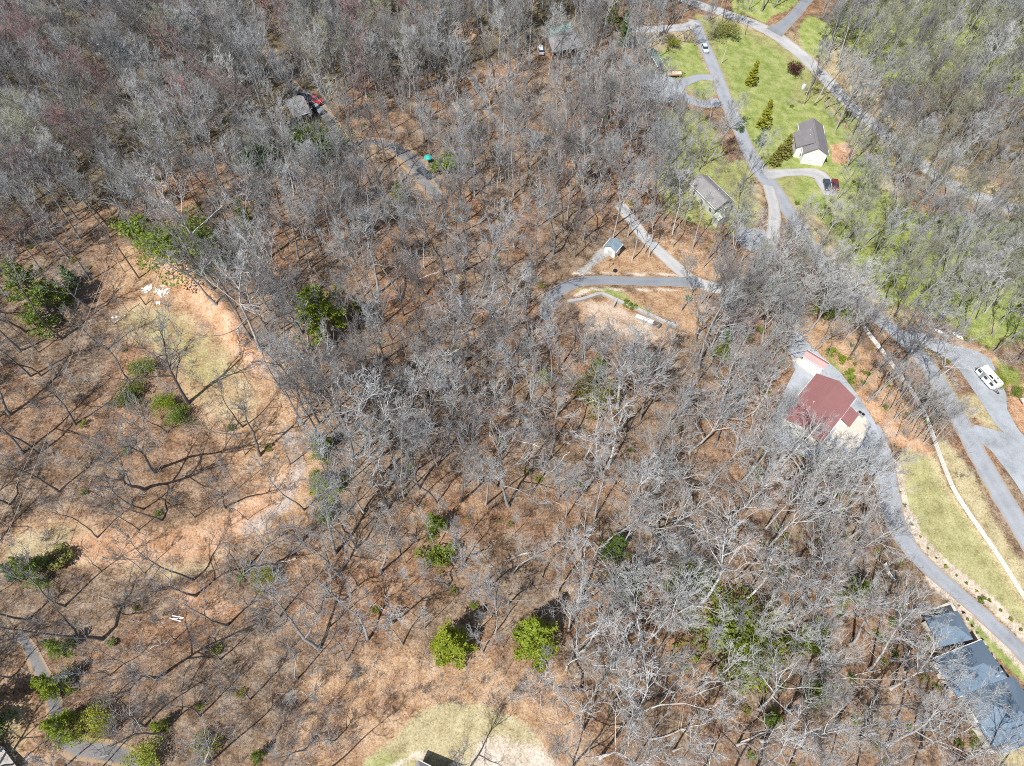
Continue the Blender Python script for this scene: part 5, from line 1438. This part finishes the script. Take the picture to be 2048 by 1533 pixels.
MB().box((0, 0, 0.5), (L - 0.2, W - 0.2, 1.1)).build("wall", M['brown_wood'], t)
MB().box((0, 0, 1.12), (L, W, 0.1)).build("roof", M['dark_roof'], t, 0.02)

def pole_at(name, cat, label, px, h, r, mat, top=True, lean=(0, 0)):
    g = ground(*px); root = empty(name, g, 0, label, cat); root.rotation_euler = (lean[0], lean[1], 0)
    MB().cyl((0, 0, -0.4), (0, 0, h), r, r * 0.75, 8).build("shaft", mat, root)
    if top:
        MB().box((0, 0, h - 0.5), (0.7, 0.1, 0.12), rz=1.2).build("crossarm", mat, root)
    return root, g
up, gp = pole_at("utility_pole", "utility pole", "tall dark utility pole carrying two wires at the clearing", (278, 557), 10.0, 0.17, M['pole'])
pole_at("utility_pole", "utility pole", "pale utility pole beside the lane on the bright lawn near the top", (1443, 127), 6.0, 0.13, M['log'], lean=(0.02, 0.05))
pole_at("metal_post", "post", "lower grey metal post beside the white scraps", (228, 650), 4.6, 0.09, M['steel'], False)
pole_at("metal_post", "post", "upper grey metal post beside the white scraps", (257, 624), 4.0, 0.09, M['steel'], False)
pole_at("wooden_post", "post", "short dark wooden post below the white rubble", (291, 610), 2.8, 0.12, M['pole'], False)
for k, (dx, lab) in enumerate([(-0.3, "left wire of the overhead pair crossing the left woods"), (0.3, "right wire of the overhead pair crossing the left woods")]):
    a = gp + np.array([dx, 0.15 * k, 9.5]); e = at_h(-75 + 30 * k, 1210, float(terr(-75, 40)) + 9.0)
    P = np.array([a * (1 - s) + e * s - np.array([0, 0, 3.2 * s * (1 - s)]) for s in np.linspace(0, 1, 24)])
    v, f = tubes((P - a)[None], np.full((1, 24), 0.034), 4)
    o = mesh_obj("overhead_wire", v, f, M['wire']); o.location = a
    tag(o, lab, "wire", "overhead wires")

# ------------------------------------------------------------------ vehicles
def car(label, px, px2, mat, kind='car', cat="car", name="parked_car"):
    g = ground(*px); d = (ground(*px2) - g)[:2]; yaw = math.atan2(d[1], d[0])
    z = g[2] + (0.05)
    root = empty(name, (g[0], g[1], z), yaw, label, cat, "parked vehicles")
    L, W = (4.5, 1.8) if kind == 'car' else (5.4, 1.95)
    def loft(rings, nm, m):
        """rings: (z, x0, x1, half width)"""
        vs = []
        for zz, x0, x1, w in rings:
            vs += [(x0, -w * 0.86, zz), (x0 + 0.12, -w, zz), (x1 - 0.25, -w, zz), (x1, -w * 0.80, zz), (x1, w * 0.80, zz), (x1 - 0.25, w, zz), (x0 + 0.12, w, zz), (x0, w * 0.86, zz)]
        fs = [tuple(range(7, -1, -1))]
        for i in range(len(rings) - 1):
            for k in range(8): fs.append((i * 8 + k, i * 8 + (k + 1) % 8, i * 8 + 8 + (k + 1) % 8, i * 8 + 8 + k))
        n = (len(rings) - 1) * 8; fs.append(tuple(range(n, n + 8)))
        return MB().add(vs, fs).build(nm, m, root)
    h = L / 2; w = W / 2
    if kind == 'car':
        body = loft([(0.28, -h, h, w * 0.94), (0.55, -h - 0.02, h + 0.02, w), (0.88, -h + 0.05, h - 0.05, w * 0.97)], "body", mat)
        loft([(0.88, -h + 0.35, h - 1.15, w * 0.90), (1.38, -h + 0.85, h - 1.85, w * 0.74)], "windows", M['glass'])
        loft([(1.38, -h + 0.80, h - 1.80, w * 0.75), (1.44, -h + 0.92, h - 1.92, w * 0.70)], "cabin_roof", mat)
    else:
        body = loft([(0.42, -h, h, w * 0.94), (0.75, -h, h + 0.02, w), (1.08, -h + 0.03, h - 0.05, w * 0.97)], "body", mat)
        loft([(1.08, -0.4, h - 1.25, w * 0.90), (1.62, -0.2, h - 1.75, w * 0.78)], "windows", M['glass'])
        loft([(1.62, -0.25, h - 1.72, w * 0.79), (1.68, -0.12, h - 1.85, w * 0.74)], "cabin_roof", mat)
        MB().box((-h + 1.05, 0, 1.10), (1.75, W * 0.78, 0.06)).build("cargo_bed", M['black'], root)
    r = 0.33 if kind == 'car' else 0.39
    for sx in (-1, 1):
        for sy in (-1, 1):
            y = sy * (w - 0.10)
            wl_ = MB().cyl((sx * L * 0.31, y - 0.11, r), (sx * L * 0.31, y + 0.11, r), r, n=14).build("wheel", M['tyre'], root)
            MB().cyl((sx * L * 0.31, y + sy * 0.112, r), (sx * L * 0.31, y + sy * 0.125, r), r * 0.6, n=10).build("rim", M['steel'], wl_)
    for sy in (-1, 1):
        MB().box((h - 0.02, sy * w * 0.62, 0.68 if kind == 'car' else 0.86), (0.08, 0.32, 0.14)).build("headlight", M['white'], root)
        MB().box((-h + 0.02, sy * w * 0.66, 0.70 if kind == 'car' else 0.9), (0.08, 0.26, 0.14)).build("tail_light", M['car_red'], root)
    return root
car("silver car driving on the shaded lane near the top", (1409, 100), (1416, 120), M['car_silver'])
car("dark maroon car parked by the white gabled house", (1669, 373), (1672, 392), M['car_maroon'])
car("dark blue car parked beside the maroon car", (1653, 373), (1658, 392), M['car_blue'])
car("grey pickup on the gravel track beside the dark cabin", (632, 221), (644, 230), M['car_grey'], 'pickup', "pickup", "pickup_truck")
car("bright red pickup just above the grey pickup", (630, 203), (642, 211), M['car_red'], 'pickup', "pickup", "pickup_truck")
car("dark green black car in front of the red pickup", (612, 197), (622, 202), M['car_blue'])
car("dark car screened by twigs beside the cabin's lower end", (574, 256), (582, 250), M['car_blue'])
car("dark blue car under bare trees below the cream patio", (1718, 937), (1724, 925), M['car_blue'])
car("black car in shade on the gravel track under the teal canopy", (850, 350), (862, 360), M['car_blue'])
car("silver car half hidden beside the teal roofed house", (1081, 104), (1078, 92), M['car_silver'])
ed = car("small white car with red nose at the right edge of the photo", (2056, 803), (2036, 806), M['car_white'])
MB().box((2.23, 0, 0.55), (0.16, 1.5, 0.42)).build("red_bumper", M['car_red'], ed, 0.05)

# white camper on the gravel lot
A = ground(1962, 735); B = ground(1996, 776)
g = ground(1971, 763); d = (B - A)[:2]; yaw = math.atan2(d[1], d[0])
cp = empty("camper_trailer", (g[0], g[1], g[2] + 0.07), yaw, "white camper trailer parked on the grey gravel lot", "camper")
CL, CW, CH = 5.9, 2.25, 2.6
bd = MB(); pr = [(-CL / 2, 0.55), (CL / 2 - 0.5, 0.55), (CL / 2, 1.2), (CL / 2 - 0.05, 2.35), (CL / 2 - 0.55, CH), (-CL / 2 + 0.15, CH), (-CL / 2, CH - 0.2)]
bd.add([(x, -CW / 2, z) for x, z in pr] + [(x, CW / 2, z) for x, z in pr], [tuple(range(6, -1, -1)), tuple(range(7, 14))] + [(i, (i + 1) % 7, (i + 1) % 7 + 7, i + 7) for i in range(7)])
bd.build("body", M['white'], cp, 0.05)
for x in (0.35, 1.75): MB().box((x, -0.55, CH + 0.05), (1.15, 0.5, 0.05)).build("solar_panel", M['black'], cp)
MB().box((1.2, 0.55, CH + 0.08), (0.45, 0.45, 0.14)).build("roof_vent", M['steel'], cp, 0.03)
MB().box((-1.6, 0.3, CH + 0.14), (0.9, 0.65, 0.26)).build("air_conditioner", M['white'], cp, 0.05)
MB().box((-2.7, -0.6, CH + 0.05), (0.22, 0.22, 0.1)).build("roof_vent", M['steel'], cp)
MB().box((2.45, 0.2, CH + 0.05), (0.3, 0.3, 0.1)).build("roof_vent", M['steel'], cp)
for s in (-1, 1):
    for x in (-2.2, -0.2, 1.8):
        MB().box((x, s * (CW / 2 + 0.02), 1.85), (0.95, 0.06, 0.65)).build("window", M['glass'], cp)
    for x in (-0.55, 0.35):
        wq = MB().cyl((x, s * (CW / 2 - 0.14) - 0.1, 0.35), (x, s * (CW / 2 - 0.14) + 0.1, 0.35), 0.35, n=14).build("wheel", M['tyre'], cp)
        MB().cyl((x, s * (CW / 2 - 0.02), 0.35), (x, s * (CW / 2), 0.35), 0.2, n=10).build("rim", M['steel'], wq)
MB().cyl((-3.2, -CW / 2 - 0.08, 2.65), (2.0, -CW / 2 - 0.08, 2.65), 0.07, n=8).build("awning_roll", M['steel'], cp)
MB().box((-1.1, -CW / 2 - 0.02, 1.5), (0.7, 0.06, 1.75)).build("door", M['steel'], cp)
MB().beam((CL / 2 - 0.3, 0.5, 0.5), (CL / 2 + 1.2, 0.03, 0.5), 0.1, 0.1).beam((CL / 2 - 0.3, -0.5, 0.5), (CL / 2 + 1.2, -0.03, 0.5), 0.1, 0.1).build("tow_hitch", M['black'], cp)

# flat timber trailer on the loop drive
g = ground(1348, 152); tr = empty("flatbed_trailer", (g[0], g[1], g[2] + 0.06), math.atan2((ground(1360, 153.5) - g)[1], (ground(1360, 153.5) - g)[0]), "pale timber flatbed trailer parked beside the loop drive", "trailer")
MB().box((0, 0, 0.75), (4.6, 2.1, 0.12)).build("bed", M['sand_wood'], tr)
MB().box((0, 0, 0.62), (4.4, 1.7, 0.12)).build("chassis", M['black'], tr)
for s in (-1, 1):
    for x in (-0.5, 0.4): MB().cyl((x, s * 0.95 - 0.1, 0.34), (x, s * 0.95 + 0.1, 0.34), 0.34, n=12).build("wheel", M['tyre'], tr)
    MB().box((0, s * 1.07, 0.95), (4.6, 0.06, 0.22)).build("side_rail", M['rust_wood'], tr)
MB().beam((2.3, 0.6, 0.62), (3.6, 0, 0.62), 0.08, 0.1).beam((2.3, -0.6, 0.62), (3.6, 0, 0.62), 0.08, 0.1).build("tow_bar", M['black'], tr)

def canoe(label, px, px2, mat, L=3.4):
    g = ground(*px); d = ground(*px2) - g
    root = empty("small_boat", g, math.atan2(d[1], d[0]), label, "boat", "boats at the lot edge")
    vs = []; n = 9
    for i in range(n):
        t = -1 + 2 * i / (n - 1); w = 0.48 * (1 - t * t) ** 0.6 + 0.01; k = 0.12 * t * t
        vs += [(t * L / 2, -w, 0.42 + k), (t * L / 2, -w * 0.75, 0.12 + k), (t * L / 2, 0, 0.02 + k), (t * L / 2, w * 0.75, 0.12 + k), (t * L / 2, w, 0.42 + k), (t * L / 2, w * 0.9, 0.42 + k), (t * L / 2, 0, 0.10 + k), (t * L / 2, -w * 0.9, 0.42 + k)]
    fs = [(i * 8 + j, i * 8 + (j + 1) % 8, i * 8 + 8 + (j + 1) % 8, i * 8 + 8 + j) for i in range(n - 1) for j in range(8)]
    MB().add(vs, fs).build("hull", mat, root)
    for x in (-0.9, 0.7): MB().box((x, 0, 0.36), (0.22, 0.78, 0.04)).build("seat", M['brown_wood'], root)
canoe("white canoe lying on orange leaves at the gravel lot edge", (1880, 667), (1890, 673), M['white'])
canoe("white boat with dark inside against the pale trunk at the lot edge", (1914, 674), (1924, 681), M['car_white'], 3.0)

# ------------------------------------------------------------------ yard things
g = ground(1666, 889)
def cover(label, px, px2, L, W):
    g = ground(*px); d = ground(*px2) - g
    root = empty("patio_table", (g[0], g[1], g[2] + 0.1), math.atan2(d[1], d[0]), label, "table", "patio furniture")
    MB().box((0, 0, 0.74), (L, W, 0.08)).build("table_top", M['blue_pad'], root, 0.02)
    for a in (-1, 1):
        for b in (-1, 1): MB().cyl((a * (L / 2 - 0.2), b * (W / 2 - 0.15), 0), (a * (L / 2 - 0.2), b * (W / 2 - 0.15), 0.7), 0.04, n=6).build("leg", M['steel'], root)
cover("larger pale blue covered table on the cream patio", (1666, 888), (1676, 896), 2.4, 1.2)
cover("smaller pale blue covered table at the shaded patio corner", (1687, 905), (1692, 911), 1.3, 1.0)
for k, (px, lab) in enumerate([((1717, 829), "upper grey outdoor cooling unit beside the red roofed wing"), ((1723, 833), "lower grey outdoor cooling unit beside the red roofed wing")]):
    g = ground(*px); root = empty("cooling_unit", (g[0], g[1], g[2] + 0.1), 0.7, lab, "cooling unit", "cooling units")
    MB().box((0, 0, 0.4), (0.85, 0.85, 0.8)).build("case", M['steel'], root, 0.04)
    MB().cyl((0, 0, 0.8), (0, 0, 0.84), 0.34, n=16).build("fan_grille", M['black'], root)

def scraps(label, px, n, spread, size, seed):
    r_ = np.random.RandomState(seed); mb = MB(); g = ground(*px)
    for _ in range(n):
        x, y = r_.normal(0, spread, 2); s = size * r_.uniform(0.4, 1.3)
        z = float(terr(g[0] + x, g[1] + y)) - g[2]
        m = Matrix.Translation((x, y, z + s * 0.18)) @ Matrix.Rotation(r_.uniform(0, 6), 4, 'Z') @ Matrix.Rotation(r_.normal(0, 0.35), 4, 'X')
        mb.box((0, 0, 0), (s * 1.5, s * 0.8, s * 0.25), M=m)
    o = mb.build("rubble_heap", M['white']); o.location = g
    tag(o, label, "rubble", "white rubble in the clearing")
scraps("upper left heap of white broken scraps in the clearing", (295, 577), 40, 0.45, 0.30, 1)
scraps("widest heap of white broken scraps in the clearing", (325, 585), 60, 0.62, 0.30, 2)
scraps("smallest heap of white broken scraps in the clearing", (316, 606), 16, 0.22, 0.25, 3)
scraps("loose white scraps beside the lower metal post", (232, 638), 16, 0.7, 0.22, 4)
def plank(label, a, b, w=0.17):
    A = ground(*a); B = ground(*b); mb = MB(); c = (A + B) / 2
    mb.beam(A - c + np.array([0, 0, .12]), B - c + np.array([0, 0, .12]), w, 0.08)
    o = mb.build("white_plank", M['white']); o.location = c; tag(o, label, "plank", "white planks on the leaves")
plank("upper of the white planks lying on leaf litter", (345, 1232), (368, 1236.5))
plank("slanting middle plank of the white planks on leaf litter", (366, 1237.5), (344, 1238), 0.13)
plank("lowest of the white planks lying on leaf litter", (340, 1237), (362, 1243.5))

def log(label, a, b, r, seed):
    A = ground(*a); B = ground(*b); r_ = np.random.RandomState(seed)
    P = np.array([A * (1 - t) + B * t for t in np.linspace(0, 1, 7)]); P[:, 2] = terr(P[:, 0], P[:, 1]) + r * 0.8
    P[1:-1, :2] += r_.normal(0, 0.12, (5, 2)); P[:, 2] += np.abs(r_.normal(0, 0.08, 7))
    Rr = np.linspace(r, r * 0.45, 7)[None]
    parts = [tubes((P - A)[None], Rr, 6)]
    b_, d_, l_, q_ = sprout(r_, (P - A)[None], Rr, np.array([np.linalg.norm(B - A)]), 5, 0.45, 0.98, 40, 10, 0.35)
    d_[:, 2] = np.abs(d_[:, 2]) * 0.4
    P2, r2 = grow(r_, b_, d_, l_, q_, 4, 0, 0.12); parts.append(tubes(P2, r2, 4))
    v, f = join(parts)
    o = mesh_obj("fallen_log", v, f, M['log']); o.location = A; tag(o, label, "log", "fallen logs")
for i, (lab, a, b, r) in enumerate([
    ("bleached log lying on clay litter below the clay road", (592, 1118), (535, 1132), 0.14), ("grey log lying level in the middle of the leafy slope", (1062, 1106), (1008, 1122), 0.22),
    ("pale thin log near the centre of the wood", (835, 560), (895, 540), 0.14), ("pale log below the great spreading tree", (1140, 905), (1085, 960), 0.15),
    ("long bleached log under the crooked pale trees", (1010, 830), (1075, 800), 0.15), ("bleached log among the crooked pale trees, lower one", (1030, 880), (1100, 900), 0.16),
    ("pale log in the lower right wood", (1300, 1480), (1420, 1445), 0.17), ("long pale log near the bottom of the lower right wood", (1480, 1485), (1600, 1440), 0.16),
    ("pale log left of the evergreen sapling", (1380, 1395), (1470, 1360), 0.15), ("pale bent log right of the isolated green shrub", (1670, 1360), (1760, 1340), 0.14),
    ("pale fallen log high in the central wood", (905, 210), (925, 235), 0.18), ("tan log pair lying beside the great spreading tree", (1203, 685), (1222, 700), 0.13),
    ("thin pale log by the left edge of the wood", (150, 610), (210, 580), 0.10), ("thin pale log below the white planks", (300, 1300), (350, 1275), 0.09),
    ("bleached log behind the golden evergreen", (1150, 770), (1115, 730), 0.13), ("log lying on the slope right of the twig veiled pine", (1185, 1330), (1260, 1345), 0.13)]):
    log(lab, a, b, r, 60 + i)

# small coloured things seen between the trees
g = ground(857, 328); t = empty("garden_canopy", g, 0, "teal dome canopy beside the gravel track in the wood", "canopy")
mb = MB(); n = 10
rings = [(1.05, 1.9), (0.95, 2.1), (0.6, 2.4), (0.08, 2.55)]
vs = [(r * math.cos(2 * math.pi * i / n), r * math.sin(2 * math.pi * i / n), z) for r, z in rings for i in range(n)]
mb.add(vs, [(k * n + i, k * n + (i + 1) % n, k * n + n + (i + 1) % n, k * n + n + i) for k in range(3) for i in range(n)] + [tuple(range(3 * n, 4 * n))])
mb.build("cover", M['teal_plastic'], t)
MB().cyl((0, 0, 0), (0, 0, 2.5), 0.04, n=6).build("pole", M['steel'], t)
def barrel(name, cat, label, px, r, h, mat, lid):
    g = ground(*px); t = empty(name, g, 0, label, cat)
    mb = MB(); n = 12
    rs = [(r * 0.9, 0), (r, h * 0.3), (r, h * 0.7), (r * 0.92, h)]
    mb.add([(q * math.cos(2 * math.pi * i / n), q * math.sin(2 * math.pi * i / n), z) for q, z in rs for i in range(n)],
           [(k * n + i, k * n + (i + 1) % n, k * n + n + (i + 1) % n, k * n + n + i) for k in range(3) for i in range(n)])
    mb.build("body", mat, t)
    MB().cyl((0, 0, h), (0, 0, h + 0.06), r * 0.96, n=12).build("lid", lid, t)
barrel("storage_barrel", "barrel", "violet barrel beside the teal canopy", (864, 335), 0.5, 0.9, M['violet_plastic'], M['violet_plastic'])
barrel("storage_barrel", "barrel", "bright green barrel at the end of the narrow woodland path", (1139, 284), 0.55, 1.0, M['green_plastic'], M['green_plastic'])
barrel("storage_barrel", "barrel", "yellow barrel beside the dark roofed cabin", (575, 265), 0.5, 0.9, M['yellow_plastic'], M['white'])
barrel("fire_pit", "fire pit", "round black fire pit on the leaves below the shed", (1230, 543), 0.5, 0.4, M['black'], M['black'])
barrel("water_tank", "tank", "white upright tank at the wood edge above the white gabled house", (1606, 178), 0.6, 1.4, M['white'], M['white'])
barrel("propane_tank", "tank", "small white tank at the corner of the block wall", (1346, 648), 0.35, 0.8, M['white'], M['steel'])
g = ground(1218, 537); t = empty("lamp_post", g, 0, "thin black lamp post on the leaves between shed and asphalt drive", "lamp post")
MB().cyl((0, 0, -0.2), (0, 0, 2.6), 0.05, n=8).build("pole", M['black'], t)
MB().cyl((0, 0, 2.6), (0, 0, 2.95), 0.14, 0.2, n=8).build("lantern", M['glass'], t)
MB().cyl((0, 0, 2.95), (0, 0, 3.1), 0.24, 0.03, n=8).build("cap", M['black'], t)
g = ground(1437, 452); t = empty("raised_planter", g, math.atan2(*(ground(1450, 462) - g)[1::-1]), "rust brown raised planter bed in front of the grey roofed house", "planter")
MB().box((0, 0.9, 0.25), (4.2, 0.12, 0.6)).box((0, -0.9, 0.25), (4.2, 0.12, 0.6)).box((2.04, 0, 0.25), (0.12, 1.68, 0.6)).box((-2.04, 0, 0.25), (0.12, 1.68, 0.6)).build("frame", M['rust_wood'], t)
MB().box((0, 0, 0.2), (3.95, 1.66, 0.5)).build("mulch", M['rust_wood'], t)
for i, v in enumerate([410, 419, 428, 437]):
    g = ground(1533 - i * 0.3, v); r_ = np.random.RandomState(i)
    bm = bmesh.new(); bmesh.ops.create_icosphere(bm, subdivisions=2, radius=0.38)
    for q in bm.verts: q.co *= r_.uniform(0.8, 1.15); q.co.z *= 0.7
    me = bpy.data.meshes.new("boulder"); bm.to_mesh(me); bm.free(); me.materials.append(M['dark_roof'])
    o = bpy.data.objects.new("boulder", me); COL.objects.link(o); o.location = (g[0], g[1], g[2] + 0.12)
    tag(o, "dark boulder in the row along the left edge of the gravel lane", "boulder", "dark boulders edging the gravel lane")
for i, (u, v) in enumerate([(1917, 1212), (1926, 1226), (1934, 1240), (1943, 1253), (1953, 1267), (1963, 1280), (1973, 1296), (1983, 1310), (1993, 1323), (2002, 1336)]):
    evergreen("verge_shrub", "shrub", (u, v), random.uniform(0.35, 0.55), 'ball', 'maroon' if i % 2 else 'laurel', "tiny dark shrub in the mulch strip beside the blue roofed house", 1.0, group="tiny shrubs along the mulch strip")
evergreen("evergreen_tree", "evergreen tree", (-62, 1478), 14, 'hemlock', 'hemlock', "evergreen whose black shadow falls across the left edge near the bottom", 1.2, group="evergreen trees among the bare woods")
